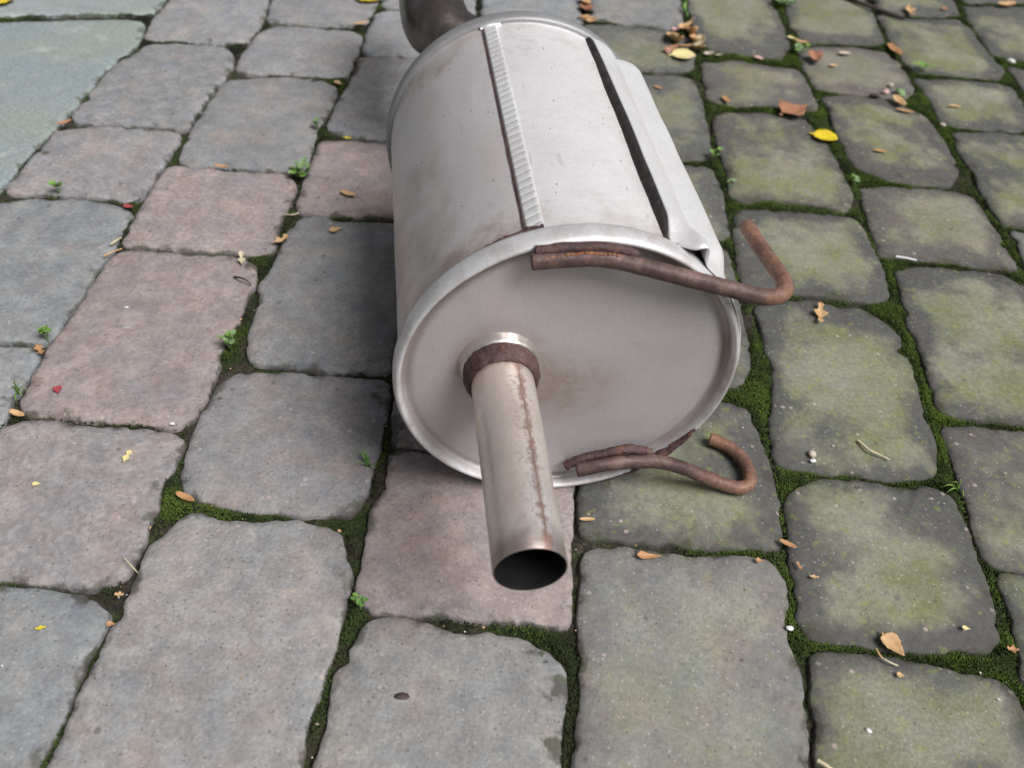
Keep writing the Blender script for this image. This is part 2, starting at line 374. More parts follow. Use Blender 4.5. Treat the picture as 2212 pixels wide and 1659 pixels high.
# stones as they lie: column, tint, algae, outline (photo points on the ground plane)
GREY, PINK, DARK, LITE, BLUE = (0.268, 0.263, 0.260), (0.310, 0.262, 0.248), (0.248, 0.243, 0.238), (0.300, 0.292, 0.288), (0.255, 0.261, 0.262)
RIG, RIP = (0.188, 0.184, 0.168), (0.212, 0.190, 0.168)
STONES = [
 # column 1
 (1, LITE, 0, [(385,-35),(362,0),(335,37),(310,78),(330,82),(400,86),(490,92),(530,88),(545,72),(562,45),(576,5),(590,-35)]),
 (1, GREY, 0, [(307,110),(322,99),(395,97),(475,102),(500,118),(498,142),(487,160),(450,207),(405,270),(390,276),(300,270),(225,266),(168,259),(163,244),(225,160),(250,140)]),
 (1, (0.285,0.268,0.264), 0, [(123,284),(160,275),(235,271),(330,277),(380,285),(383,294),(350,345),(310,410),(297,426),(280,429),(225,420),(150,415),(20,411),(12,404),(75,332)]),
 (1, BLUE, 0, [(-45,447),(0,440),(38,430),(150,428),(213,435),(262,447),(283,462),(262,497),(238,535),(205,585),(162,652),(140,690),(113,722),(88,736),(0,736),(-150,734),(-280,730)]),
 (1, BLUE, 0, [(-290,745),(-150,743),(0,745),(50,747),(78,757),(84,772),(60,800),(25,850),(8,893),(-20,925),(-220,918),(-420,905)]),
 # column 2
 (2, GREY, 0, [(600,-40),(585,18),(582,42),(628,51),(703,54),(760,55),(795,48),(803,25),(811,5),(825,-40)]),
 (2, LITE, 0, [(566,66),(603,55),(678,60),(753,65),(781,76),(770,110),(743,160),(715,164),(653,159),(553,156),(514,150),(515,137),(553,78)]),
 (2, DARK, 0, [(495,173),(553,170),(628,166),(690,175),(722,186),(724,202),(708,237),(680,275),(671,322),(648,360),(628,369),(553,360),(402,352),(391,336),(425,262),(475,183)]),
 (2, PINK, 0, [(373,361),(450,363),(553,372),(612,376),(634,398),(623,430),(605,460),(590,515),(580,536),(550,545),(525,544),(425,539),(325,529),(272,525),(267,510),(300,457),(325,415),(350,375)]),
 (2, PINK, 0, [(240,556),(262,544),(325,542),(400,552),(475,551),(520,557),(546,575),(546,610),(522,645),(510,695),(475,747),(455,815),(437,860),(415,895),(372,913),(300,907),(200,900),(78,894),(56,878),(57,855),(84,790),(127,722),(177,652),(217,578)]),
 (2, (0.288,0.262,0.255), 0, [(-18,940),(38,915),(100,910),(163,918),(225,927),(300,927),(375,942),(396,956),(375,995),(345,1042),(332,1062),(335,1090),(312,1130),(298,1175),(270,1228),(238,1258),(175,1261),(75,1254),(0,1249),(-120,1246),(-255,1240)]),
 (2, BLUE, 0, [(-265,1262),(0,1266),(88,1277),(150,1284),(198,1297),(214,1317),(221,1344),(195,1389),(155,1469),(130,1544),(83,1644),(40,1740),(-200,1740),(-520,1735)]),
 # column 3
 (3, GREY, 0, [(838,-40),(828,10),(920,22),(1018,25),(1030,-40)]),
 (3, GREY, 0, [(808,29),(850,21),(1010,42),(1016,70),(1008,122),(940,121),(878,117),(795,114),(784,108),(794,75)]),
 (3, (0.275,0.262,0.258), 0, [(780,128),(803,124),(890,127),(1003,134),(985,230),(960,308),(838,301),(740,289),(715,281),(714,268),(725,237),(750,195),(775,150)]),
 (3, PINK, 0, [(694,306),(765,305),(838,311),(952,320),(930,400),(905,470),(850,465),(765,462),(698,459),(650,449),(648,430),(672,362),(689,325)]),
 (3, DARK, 0, [(658,471),(693,468),(715,483),(778,481),(850,486),(902,490),(880,600),(838,795),(728,795),(653,788),(612,783),(560,776),(545,768),(541,720),(555,685),(570,645),(565,615),(592,585),(607,545),(630,493)]),
 (3, (0.262,0.248,0.246), 0, [(512,808),(553,805),(620,806),(740,815),(832,826),(836,850),(826,905),(808,980),(790,1042),(770,1080),(738,1104),(693,1102),(653,1106),(603,1096),(553,1099),(488,1087),(430,1070),(402,1050),(398,1005),(414,950),(431,912),(456,870),(478,826)]),
 (3, (0.292,0.276,0.264), 0, [(402,1124),(430,1112),(446,1126),(500,1131),(553,1135),(640,1127),(690,1142),(732,1157),(736,1200),(752,1230),(752,1262),(735,1319),(713,1384),(698,1444),(663,1532),(648,1594),(641,1654),(622,1740),(350,1740),(76,1740),(112,1654),(142,1589),(177,1507),(217,1424),(247,1357),(267,1327),(289,1282),(308,1235),(327,1180)]),
 # column 4 (partly under the silencer)
 (4, BLUE, 0, [(1046,-40),(1046,30),(1150,42),(1254,48),(1252,0),(1250,-40)]),
 (4, GREY, 0, [(1042,48),(1150,55),(1250,62),(1249,180),(1020,165)]),
 (4, PINK, 0, [(1016,178),(1249,193),(1247,330),(975,315)]),
 (4, GREY, 0, [(970,330),(1247,345),(1246,520),(915,500)]),
 (4, GREY, 0, [(910,515),(1246,535),(1244,740),(868,715)]),
 (4, PINK, 0, [(862,735),(1244,760),(1242,985),(856,955)]),
 (4, PINK, 0, [(856,978),(1000,992),(1238,1012),(1233,1105),(1226,1205),(1228,1250),(1221,1346),(1106,1337),(1003,1327),(928,1318),(853,1311),(815,1315),(791,1301),(773,1270),(786,1230),(792,1180),(801,1142),(805,1110),(820,1080),(848,1057),(846,1025)]),
 (4, (0.278,0.266,0.250), 0, [(772,1394),(791,1356),(823,1343),(878,1343),(928,1353),(963,1374),(990,1381),(1040,1370),(1098,1375),(1131,1387),(1200,1430),(1217,1469),(1213,1530),(1204,1594),(1200,1656),(1195,1740),(930,1740),(676,1740),(690,1654),(700,1594),(717,1544),(725,1474),(745,1437)]),
 # column 5
 (5, GREY, 0.25, [(1278,-40),(1281,0),(1279,34),(1288,41),(1356,47),(1443,59),(1474,46),(1467,0),(1460,-40)]),
 (5, RIG, 0.6, [(1266,53),(1331,55),(1431,65),(1487,82),(1501,112),(1494,145),(1481,149),(1366,152),(1264,146)]),
 (5, RIG, 0.75, [(1264,158),(1378,162),(1456,162),(1490,171),(1501,187),(1515,225),(1525,275),(1530,315),(1526,334),(1516,341),(1461,346),(1262,336)]),
 (5, RIG, 0.8, [(1262,348),(1463,355),(1506,358),(1534,364),(1552,395),(1560,440),(1567,477),(1569,505),(1546,514),(1500,515),(1260,505)]),
 (5, RIG, 0.8, [(1260,520),(1546,531),(1570,541),(1584,590),(1596,680),(1611,735),(1619,780),(1602,820),(1575,833),(1260,800)]),
 (5, RIG, 0.9, [(1258,825),(1400,845),(1556,868),(1611,889),(1632,930),(1642,960),(1655,992),(1664,1020),(1679,1100),(1686,1165),(1675,1178),(1540,1178),(1400,1166),(1262,1150),(1256,1080),(1257,1000)]),
 (5, (0.262,0.250,0.232), 0.45, [(1268,1202),(1306,1187),(1346,1184),(1381,1193),(1500,1207),(1600,1205),(1664,1218),(1688,1262),(1697,1300),(1686,1330),(1696,1380),(1710,1420),(1724,1470),(1733,1570),(1742,1655),(1755,1740),(1500,1740),(1237,1740),(1240,1654),(1256,1594),(1255,1544),(1267,1519),(1266,1469),(1255,1394),(1258,1319),(1266,1244)]),
 # column 6
 (6, RIG, 0.9, [(1486,-40),(1492,25),(1502,57),(1520,94),(1543,109),(1631,119),(1682,124),(1706,101),(1690,62),(1678,28),(1656,-8),(1645,-40)]),
 (6, RIP, 0.8, [(1520,137),(1581,131),(1659,140),(1709,148),(1730,158),(1745,185),(1764,223),(1757,234),(1659,226),(1581,225),(1552,219),(1533,209),(1524,175)]),
 (6, RIP, 1, [(1548,251),(1581,241),(1659,245),(1734,258),(1753,275),(1783,310),(1805,350),(1828,400),(1838,418),(1832,441),(1817,450),(1759,437),(1659,427),(1608,432),(1583,419),(1575,375),(1555,312),(1545,270)]),
 (6, RIG, 1, [(1592,468),(1608,456),(1659,455),(1759,463),(1842,473),(1862,492),(1878,527),(1898,570),(1910,605),(1917,633),(1899,645),(1859,646),(1784,636),(1711,629),(1640,632),(1613,622),(1599,590),(1591,515)]),
 (6, RIG, 1, [(1640,668),(1659,656),(1709,648),(1784,653),(1809,665),(1854,666),(1896,688),(1932,713),(1944,740),(1940,752),(1963,782),(1974,825),(1980,855),(1995,905),(2022,970),(2013,1018),(1996,1029),(1909,1029),(1834,1019),(1721,1006),(1682,990),(1669,930),(1678,867),(1681,790),(1661,765),(1655,727)]),
 (6, RIG, 1, [(1711,1072),(1734,1052),(1784,1039),(1859,1039),(1946,1056),(1991,1052),(2044,1071),(2063,1105),(2083,1142),(2108,1217),(2127,1260),(2145,1319),(2154,1380),(2134,1400),(2071,1393),(1996,1399),(1934,1398),(1834,1381),(1759,1371),(1733,1356),(1733,1294),(1716,1244),(1713,1205),(1698,1105)]),
 (6, RIG, 0.9, [(1761,1425),(1796,1406),(1859,1418),(1934,1425),(2034,1450),(2134,1470),(2187,1495),(2204,1532),(2222,1600),(2255,1740),(2000,1740),(1768,1740),(1767,1654),(1779,1569),(1762,1532),(1766,1469)]),
 # column 7
 (7, RIG, 0.9, [(1698,-40),(1703,30),(1711,57),(1731,82),(1754,89),(1809,91),(1884,96),(1907,88),(1895,62),(1880,22),(1850,-40)]),
 (7, RIP, 0.6, [(1727,101),(1834,100),(1909,111),(1937,130),(1957,160),(1974,195),(1946,211),(1871,205),(1773,190),(1756,175),(1743,150),(1731,120)]),
 (7, RIP, 1, [(1781,211),(1834,203),(1909,213),(1969,236),(1997,251),(2014,270),(2034,300),(2067,355),(2065,377),(2049,395),(1984,396),(1929,389),(1884,371),(1851,359),(1836,335),(1811,287),(1796,237)]),
 (7, RIP, 0.8, [(1861,402),(1959,406),(2046,411),(2102,426),(2127,465),(2157,510),(2177,550),(2189,574),(2134,574),(2034,561),(1921,551),(1901,549),(1896,515),(1876,465),(1866,422)]),
 (7, RIG, 1, [(1943,588),(1984,578),(2084,586),(2159,593),(2209,617),(2238,645),(2310,790),(2352,920),(2212,911),(2109,901),(2054,889),(2031,875),(2023,842),(2003,790),(1988,735),(1966,702),(1958,650),(1948,610)]),
 (7, RIP, 0.9, [(2046,927),(2096,923),(2159,928),(2230,936),(2365,950),(2440,1130),(2475,1245),(2212,1229),(2141,1209),(2123,1180),(2106,1125),(2098,1080),(2081,1055),(2068,1005),(2056,960)]),
 (7, RIG, 0.9, [(2168,1247),(2300,1253),(2485,1270),(2560,1480),(2232,1478),(2203,1370),(2184,1300)]),
 # column 8
 (8, RIG, 0.9, [(1868,-40),(1905,22),(1950,31),(2040,34),(2070,29),(2060,5),(2040,-40)]),
 (8, RIG, 1, [(1898,33),(1959,41),(2069,42),(2094,61),(2114,92),(2139,122),(2169,152),(2154,169),(2059,161),(1986,154),(1953,130),(1928,92),(1913,56)]),
 (8, RIG, 1, [(1981,171),(2059,171),(2159,181),(2187,191),(2203,215),(2224,250),(2243,284),(2212,284),(2134,276),(2066,271),(2036,259),(2016,220),(1996,190)]),
 (8, RIG, 1, [(2063,288),(2134,286),(2212,292),(2258,300),(2320,400),(2370,500),(2212,489),(2172,484),(2160,470),(2136,440),(2123,410),(2108,375),(2091,350),(2071,320)]),
 (8, BLUE, 0.7, [(2192,502),(2380,518),(2490,700),(2290,690),(2242,620),(2217,560)]),
 # column 9
 (9, RIG, 0.8, [(2058,-40),(2088,4),(2150,4),(2235,6),(2205,-40)]),
 (9, RIG, 1, [(2088,13),(2150,12),(2212,15),(2250,17),(2320,135),(2212,129),(2184,124),(2147,116),(2108,57),(2093,37)]),
 (9, RIG, 1, [(2181,147),(2212,151),(2330,158),(2430,290),(2272,280),(2227,213),(2202,178)]),
]
SLABS = [
 ((0.235,0.275,0.285), [(-420,70),(-200,56),(0,48),(100,43),(287,42),(311,53),(306,80),(232,146),(186,206),(124,261),(86,306),(36,361),(-2,400),(-120,520),(-760,500)]),
 ((0.27,0.30,0.315), [(-380,42),(0,35),(75,29),(275,25),(330,28),(358,0),(385,-40),(-330,-40)]),
]

def chaikin(P, it):
    for _ in range(it):
        Q = []
        for i in range(len(P)):
            a, b = P[i], P[(i + 1) % len(P)]
            Q += [a * 0.75 + b * 0.25, a * 0.25 + b * 0.75]
        P = Q
    return P

def resample(P, step):
    seg = [(P[(i + 1) % len(P)] - P[i]).length for i in range(len(P))]
    tot = sum(seg)
    n = max(24, int(tot / step))
    out, i, acc = [], 0, 0.0
    for k in range(n):
        s = tot * k / n
        while acc + seg[i] < s and i < len(P) - 1:
            acc += seg[i]; i += 1
        f = (s - acc) / max(seg[i], 1e-9)
        out.append(P[i].lerp(P[(i + 1) % len(P)], f))
    return out

def area2(P): return sum(P[i].x * P[(i + 1) % len(P)].y - P[(i + 1) % len(P)].x * P[i].y for i in range(len(P)))

STONE_POLYS = []
def stone(outline, tint, algae, seed, mat=None, name='paving_stone', step=0.0036, rough=1.0, dome=1.0, grow=0.0016):
    if area2(outline) < 0:
        outline = outline[::-1]
        if not isinstance(grow, float): grow = grow[::-1]
    c = Vector((sum(p.x for p in outline) / len(outline), sum(p.y for p in outline) / len(outline)))
    P = list(outline) if not isinstance(grow, float) else resample(outline, step)
    n = len(P)
    nr = []
    for i in range(n):
        t = (P[(i + 1) % n] - P[i - 1]); t.normalize()
        nr.append(Vector((-t.y, t.x)))           # inward for ccw
    out = []
    for i in range(n):
        q = P[i] * 38.0
        d = noise.noise(Vector((q.x, q.y, seed * 3.1))) * 0.0016 + noise.noise(Vector((q.x * 4, q.y * 4, seed * 1.7))) * 0.0013 + noise.noise(Vector((q.x * 9, q.y * 9, seed * 2.7))) * 0.0007
        d = (d + max(0, noise.noise(Vector((q.x * 1.3, q.y * 1.3, seed * 9.3))) - 0.35) * 0.010) * rough
        out.append(P[i] + nr[i] * (d - (grow if isinstance(grow, float) else grow[i])))
    STONE_POLYS.append(np.array([(p.x, p.y) for p in out]))
    rad = sum((p - c).length for p in out) / n
    rings = [(-0.0005, -0.045, 0), (0.0, -0.0058, 0.0), (0.0006, -0.0022, 0.03), (0.0018, -0.0007, 0.07), (0.0070, -0.0001, 0.15), (0.018, 0.0004 * dome, 0.36), (0.034, 0.0011 * dome, 0.72)]
    verts, edge = [], []
    for (ins, z, e) in rings:
        f = ins / rad
        for i in range(n):
            # mix straight inset and shrink towards the middle so that rings never cross
            p = out[i].lerp(c, f * 1.05) - c
            zz = z
            if z > -0.006:
                q = (p + c) * 26.0
                zz += noise.noise(Vector((q.x, q.y, seed))) * 0.0011 + noise.noise(Vector((q.x * 4, q.y * 4, seed))) * 0.0005
                if e < 0.1: zz -= max(0, noise.noise(Vector((q.x * 2.2, q.y * 2.2, seed + 5.0)))) * 0.0030 * rough
            verts.append((p.x, p.y, zz)); edge.append(e)
    verts.append((0, 0, 0.0016 * dome)); edge.append(1.0)
    faces = []
    for r in range(len(rings) - 1):
        for i in range(n):
            j = (i + 1) % n
            faces.append((r * n + i, r * n + j, (r + 1) * n + j, (r + 1) * n + i))
    L = (len(rings) - 1) * n
    for i in range(n): faces.append((L + i, L + (i + 1) % n, len(verts) - 1))
    o = add_mesh(name, verts, faces, mat or M_PAVER, pav, smooth=True)
    a = o.data.attributes.new('edge', 'FLOAT', 'POINT')
    a.data.foreach_set('value', edge)
    rr = random.Random(seed)
    o.location = (c.x, c.y, rr.uniform(-0.0012, 0.0012))
    o.rotation_euler = (rr.uniform(-0.006, 0.006), rr.uniform(-0.006, 0.006), 0)
    j = rr.uniform(0.95, 1.05)
    o.color = (tint[0] * j, tint[1] * j, tint[2] * j, 1)
    o['algae'] = float(algae)
    return o

seed = 1
ext = {}
base = []
for colm, tint, alg, pts in STONES:
    P = [ground_pt(x, y).xy for x, y in pts]
    ys = [p.y for p in P]
    lo, hi = ext.get(colm, (9, -9))
    ext[colm] = (min(lo, min(ys)), max(hi, max(ys)))
    base.append((colm, tint, alg, resample(chaikin(resample(P, 0.008), 1), 0.0036)))
for tint, pts in SLABS:
    base.append((0, tint, 0, resample(chaikin([ground_pt(x, y).xy for x, y in pts], 2), 0.008)))
arrs = [np.array([(p.x, p.y) for p in b[3]]) for b in base]
for n_, (colm, tint, alg, P) in enumerate(base):
    oth = np.concatenate([a for m_, a in enumerate(arrs) if m_ != n_ and np.abs(a.mean(0) - arrs[n_].mean(0)).max() < 0.75])
    dmin = np.array([np.sqrt(((oth - q) ** 2).sum(1).min()) for q in arrs[n_]])
    Q = arrs[n_]
    t1 = Q - np.roll(Q, 4, 0); t2 = np.roll(Q, -4, 0) - Q
    turn = np.abs(np.arctan2(t1[:, 0] * t2[:, 1] - t1[:, 1] * t2[:, 0], (t1 * t2).sum(1)))
    turn = (turn + np.roll(turn, 2) + np.roll(turn, -2)) / 3
    g_ = np.minimum(0.0042 + 0.0050 * np.clip((turn - 0.25) / 0.9, 0, 1), np.maximum(-0.001, dmin / 2 - 0.0010))
    g_ = (g_ + np.roll(g_, 1) + np.roll(g_, -1) + np.roll(g_, 2) + np.roll(g_, -2)) / 5
    if colm: stone(P, tint, alg, seed, rough=1.0 if colm < 4 else 1.2, grow=g_)
    else: stone(P, tint, 0, seed, M_SLAB, 'stone_slab', rough=0.8, dome=0.4, grow=g_)
    seed += 1

# the paving goes on outside the frame in the same bond
def rect_stone(x0, x1, y0, y1, tint, alg, mat=None, name='paving_stone'):
    global seed
    r = random.Random(seed)
    gx, c = 0.005, 0.012
    x0 += gx + r.uniform(-.002, .002); x1 -= gx + r.uniform(-.002, .002); y0 += gx; y1 -= gx
    P = [Vector(p) for p in ((x0 + c, y0), (x1 - c, y0), (x1, y0 + c), (x1, y1 - c), (x1 - c, y1), (x0 + c, y1), (x0, y1 - c), (x0, y0 + c))]
    stone(chaikin(P, 1), tint, alg, seed, mat, name, 0.012)
    seed += 1
edges = {0: (-0.752, -0.589), 1: (-0.588, -0.425), 2: (-0.425, -0.265), 3: (-0.265, -0.098), 4: (-0.098, 0.064), 5: (0.064, 0.226), 6: (0.226, 0.394), 7: (0.394, 0.556), 8: (0.556, 0.718), 9: (0.718, 0.880), 10: (0.880, 1.042), 11: (1.042, 1.204)}
rf = random.Random(5)
for kcol, (xa, xb) in edges.items():
    if kcol == 0: continue
    lo, hi = ext.get(kcol, (1.0, 1.0))
    y = hi + 0.002
    while y < 2.05:
        l = rf.choice((0.12, 0.16, 0.16, 0.20, 0.24))
        rect_stone(xa, xb, y, y + l, rf.choice((GREY, LITE, PINK)) if kcol < 5 else rf.choice((RIG, RIP)), 0 if kcol < 5 else rf.uniform(.6, 1))
        y += l
    y = lo - 0.002
    while y > -0.10:
        l = rf.choice((0.12, 0.16, 0.16, 0.20, 0.24))
        rect_stone(xa, xb, y - l, y, rf.choice((GREY, BLUE, PINK)) if kcol < 5 else rf.choice((RIG, RIP)), 0 if kcol < 5 else rf.uniform(.5, .9))
        y -= l
y = 0.0
slab_lo = min(p[1] for p in np.concatenate(STONE_POLYS[len(STONES):len(STONES) + 2]))
slab_hi = max(p[1] for p in np.concatenate(STONE_POLYS[len(STONES):len(STONES) + 2]))
for (y0, y1) in ((slab_lo - 0.33, slab_lo), (slab_lo - 0.66, slab_lo - 0.33), (slab_hi, slab_hi + 0.33), (slab_hi + 0.33, slab_hi + 0.66)):
    rect_stone(-1.05, -0.590, y0, y1, (0.31, 0.35, 0.365), 0, M_SLAB, 'stone_slab')

# ------------------------------------------------------------------ joints: raised soil bed + moss
X0, X1, Y0, Y1, RES = -1.06, 1.21, -0.10, 2.05, 0.0015
NX, NY = int((X1 - X0) / RES), int((Y1 - Y0) / RES)
mask = np.zeros((NY, NX), bool)
for P in STONE_POLYS:
    x0, y0 = P.min(0); x1, y1 = P.max(0)
    i0, i1 = max(0, int((x0 - X0) / RES)), min(NX, int((x1 - X0) / RES) + 2)
    j0, j1 = max(0, int((y0 - Y0) / RES)), min(NY, int((y1 - Y0) / RES) + 2)
    if i1 <= i0 or j1 <= j0: continue
    xs = X0 + (np.arange(i0, i1) + .5) * RES
    for j in range(j0, j1):
        yy = Y0 + (j + .5) * RES
        a, b = P, np.roll(P, -1, 0)
        cr = (a[:, 1] > yy) != (b[:, 1] > yy)
        if not cr.any(): continue
        xc = np.sort(a[cr, 0] + (yy - a[cr, 1]) / (b[cr, 1] - a[cr, 1]) * (b[cr, 0] - a[cr, 0]))
        for s in range(0, len(xc) - 1, 2):
            mask[j, i0:i1] |= (xs >= xc[s]) & (xs <= xc[s + 1])
joint = ~mask
# chamfer distance (in cells) into the joint, good enough for the moss cushions
dist = np.zeros_like(joint, float)
cur = joint.copy()
for it in range(9):
    dist += cur
    e = cur.copy()
    e[1:] &= cur[:-1]; e[:-1] &= cur[1:]; e[:, 1:] &= cur[:, :-1]; e[:, :-1] &= cur[:, 1:]
    cur = e

def vnoise(x, y, s, z=0.0): return noise.noise(Vector((x * s, y * s, z)))
def lush(x, y):
    """how green the joint is at a place: 0 bare soil .. 1 thick moss"""
    right = min(1.0, max(0.0, (x + 0.02) / 0.30))
    base = 0.33 + 0.36 * right
    return base + 0.75 * vnoise(x, y, 8.0, 3.0) + 0.50 * vnoise(x, y, 24.0, 8.0)

# soil bed, one sheet with an uneven surface
st = 0.0072
gx = np.arange(X0, X1, st); gy = np.arange(Y0, Y1, st)
bv = []
for yv in gy:
    for xv in gx:
        i, j = int((xv - X0) / RES), int((yv - Y0) / RES)
        m = min(dist[min(j, NY - 1), min(i, NX - 1)], 7) / 7.0
        bv.append((xv, yv, -0.0066 + 0.0040 * m * min(1, max(0.2, lush(xv, yv))) + 0.0018 * vnoise(xv, yv, 90.0)))
nxx = len(gx)
bf = [(j * nxx + i, j * nxx + i + 1, (j + 1) * nxx + i + 1, (j + 1) * nxx + i) for j in range(len(gy) - 1) for i in range(nxx - 1)]
bed = add_mesh('joint_soil', bv, bf, M_SOIL, smooth=True)
tag(bed, 'dark soil filling the joints between the paving stones', 'soil', kind='stuff')

near = joint.copy()
for _ in range(2):
    e = near.copy()
    e[1:] |= near[:-1]; e[:-1] |= near[1:]; e[:, 1:] |= near[:, :-1]; e[:, :-1] |= near[:, 1:]
    near = e
jj, ii = np.nonzero(near)
mv, mf = [], []
sel = rng.random(len(jj)) < 0.95
for j, i in zip(jj[sel], ii[sel]):
    x = X0 + (i + rng.random()) * RES; y = Y0 + (j + rng.random()) * RES
    if y < 0.12 or y > 1.75 or x < -0.85 or x > 0.95: continue
    d = dist[j, i]
    if x * 0.98 > 0.30 + y * 0.55 or x < -0.32 - y * 0.42: continue
    lv = lush(x, y) + 0.05 * min(d, 6) - (0.42 - 0.5 * max(0, vnoise(x, y, 45.0, 5.0)) if d == 0 else 0)
    if lv < 0.42 + rng.random() * 0.35: continue
    h = (0.0013 + 0.0014 * rng.random()) * (0.8 + 0.5 * min(1, lv))
    z0 = -0.0050 + 0.0040 * min(d, 5) / 5.0 + 0.0010 * rng.random() + 0.0012 * vnoise(x, y, 60.0)
    na = 3 if rng.random() < .6 else 4
    a0 = rng.random() * 6.283
    for q in range(na):
        a = a0 + q * 6.283 / na + rng.normal() * .3
        t = 0.35 + 0.75 * rng.random()
        ca, sa = math.cos(a), math.sin(a)
        wv = 0.00050 + 0.00030 * rng.random()
        b = len(mv)
        mv += [(x - sa * wv, y + ca * wv, z0), (x + sa * wv, y - ca * wv, z0), (x + ca * h * t, y + sa * h * t, z0 + h * (1.25 - .5 * t))]
        mf.append((b, b + 1, b + 2))
moss = add_mesh('moss', mv, mf, M_MOSS)
tag(moss, 'green moss growing in the joints between the paving stones', 'moss', kind='stuff')

# ------------------------------------------------------------------ the silencer
AZ, RR, LEN, CZ = 0.1844, 0.1252, 0.336, 0.1252
muf = bpy.data.objects.new('exhaust_silencer', None)
COL.objects.link(muf)
muf.location = (0.0397, 0.4597, 0.0012)
muf.rotation_euler = (0, 0, AZ)
tag(muf, 'used silver exhaust silencer drum with tailpipe and rusty hanger rods lying on the paving', 'car silencer')

def lathe(name, prof, mat, parent, n=128, cx=0.0, cz=CZ, lump=0.0, lscale=60, seed=0, start=0.0, close=True, smooth=True):
    """prof: (radius, y) pairs turned about the y axis"""
    v, f = [], []
    for k in range(n):
        a = start + 2 * math.pi * k / n
        for (r, y) in prof:
            rr_ = r
            yy = y
            if lump:
                q = Vector((math.cos(a) * r * lscale * 10, y * lscale * 10, math.sin(a) * r * lscale * 10 + seed))
                rr_ += noise.noise(q) * lump; yy += noise.noise(q + Vector((7, 3, 1))) * lump
            v.append((cx + math.cos(a) * rr_, yy, cz + math.sin(a) * rr_))
    m = len(prof)
    for k in range(n):
        k2 = (k + 1) % n
        for i in range(m - 1):
            f.append((k * m + i, k * m + i + 1, k2 * m + i + 1, k2 * m + i))
    return add_mesh(name, v, f, mat, parent, smooth)

def frames(path):
    """rotation-minimising frames along a polyline"""
    T = [(path[min(i + 1, len(path) - 1)] - path[max(i - 1, 0)]).normalized() for i in range(len(path))]
    up = Vector((0, 0, 1)) if abs(T[0].z) < .9 else Vector((1, 0, 0))
    N = [(up - T[0] * up.dot(T[0])).normalized()]
    for i in range(1, len(path)):
        nn = N[-1] - T[i] * N[-1].dot(T[i])
        N.append(nn.normalized())
    return T, N

def smooth_path(pts, rep=3):
    P = [Vector(p) for p in pts]
    for _ in range(rep):
        Q = [P[0]]
        for i in range(len(P) - 1): Q += [P[i].lerp(P[i + 1], .25), P[i].lerp(P[i + 1], .75)]
        P = Q + [P[-1]]
    return P

def tube(name, pts, rad, mat, parent, n=20, rep=3, cap=True, lump=0.0, lf=300, seed=0):
    P = smooth_path(pts, rep)
    T, N = frames(P)
    tot = len(P) - 1
    v, f = [], []
    for i, p in enumerate(P):
        B = T[i].cross(N[i])
        r = rad(i / tot) if callable(rad) else rad
        for k in range(n):
            a = 2 * math.pi * k / n
            d = N[i] * math.cos(a) + B * math.sin(a)
            rr_ = r
            if lump: rr_ += noise.noise((p + d * r) * lf + Vector((seed, 0, 0))) * lump
            v.append(p + d * rr_)
    for i in range(tot):
        for k in range(n):
            k2 = (k + 1) % n
            f.append((i * n + k, i * n + k2, (i + 1) * n + k2, (i + 1) * n + k))
    if cap:
        # slightly domed sawn ends
        for (i, s) in ((0, -1), (tot, 1)):
            b = len(v); r = rad(i / tot) if callable(rad) else rad
            B = T[i].cross(N[i])
            for k in range(n):
                a = 2 * math.pi * k / n
                v.append(P[i] + T[i] * s * r * .14 + (N[i] * math.cos(a) + B * math.sin(a)) * r * .84)
            for k in range(n):
                k2 = (k + 1) % n
                q = (i * n + k, i * n + k2, b + k2, b + k)
                f.append(q if s > 0 else q[::-1])
            v.append(P[i] + T[i] * s * r * .17)
            for k in range(n):
                q = (b + k, b + (k + 1) % n, len(v) - 1)
                f.append(q if s > 0 else q[::-1])
    return add_mesh(name, v, f, mat, parent, True)

SH = 0.1207
# shell, a rolled sheet with the faintest unevenness
v, f = [], []
na, ny = 160, 40
for j in range(ny + 1):
    y = 0.010 + (LEN - 0.020) * j / ny
    for k in range(na):
        a = 2 * math.pi * k / na
        r = SH + 0.0007 * noise.noise(Vector((math.cos(a) * 3, y * 16, math.sin(a) * 3))) + 0.0004 * noise.noise(Vector((math.cos(a) * 9, y * 50, math.sin(a) * 9)))
        v.append((math.cos(a) * r, y, CZ + math.sin(a) * r))
for j in range(ny):
    for k in range(na):
        k2 = (k + 1) % na
        f.append((j * na + k, j * na + k2, (j + 1) * na + k2, (j + 1) * na + k))
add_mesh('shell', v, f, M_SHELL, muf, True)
cap_prof = [(0.0005, 0.0015), (0.030, 0.0018), (0.070, 0.0024), (0.100, 0.0032), (0.1090, 0.0038), (0.1135, 0.0050), (0.1160, 0.0060), (0.1178, 0.0056), (0.1190, 0.0030), (0.1198, -0.0012), (0.1210, -0.0036), (0.1224, -0.0040), (0.1238, -0.0026), (0.1249, 0.0004), (0.1253, 0.0045), (0.1252, 0.0100), (0.1244, 0.0128), (0.1228, 0.0140), (0.1200, 0.0142)]
lathe('front_end_cap', cap_prof, M_FACE, muf, 160)
lathe('rear_end_cap', [(r, LEN - y) for r, y in cap_prof], M_REAR, muf, 160)

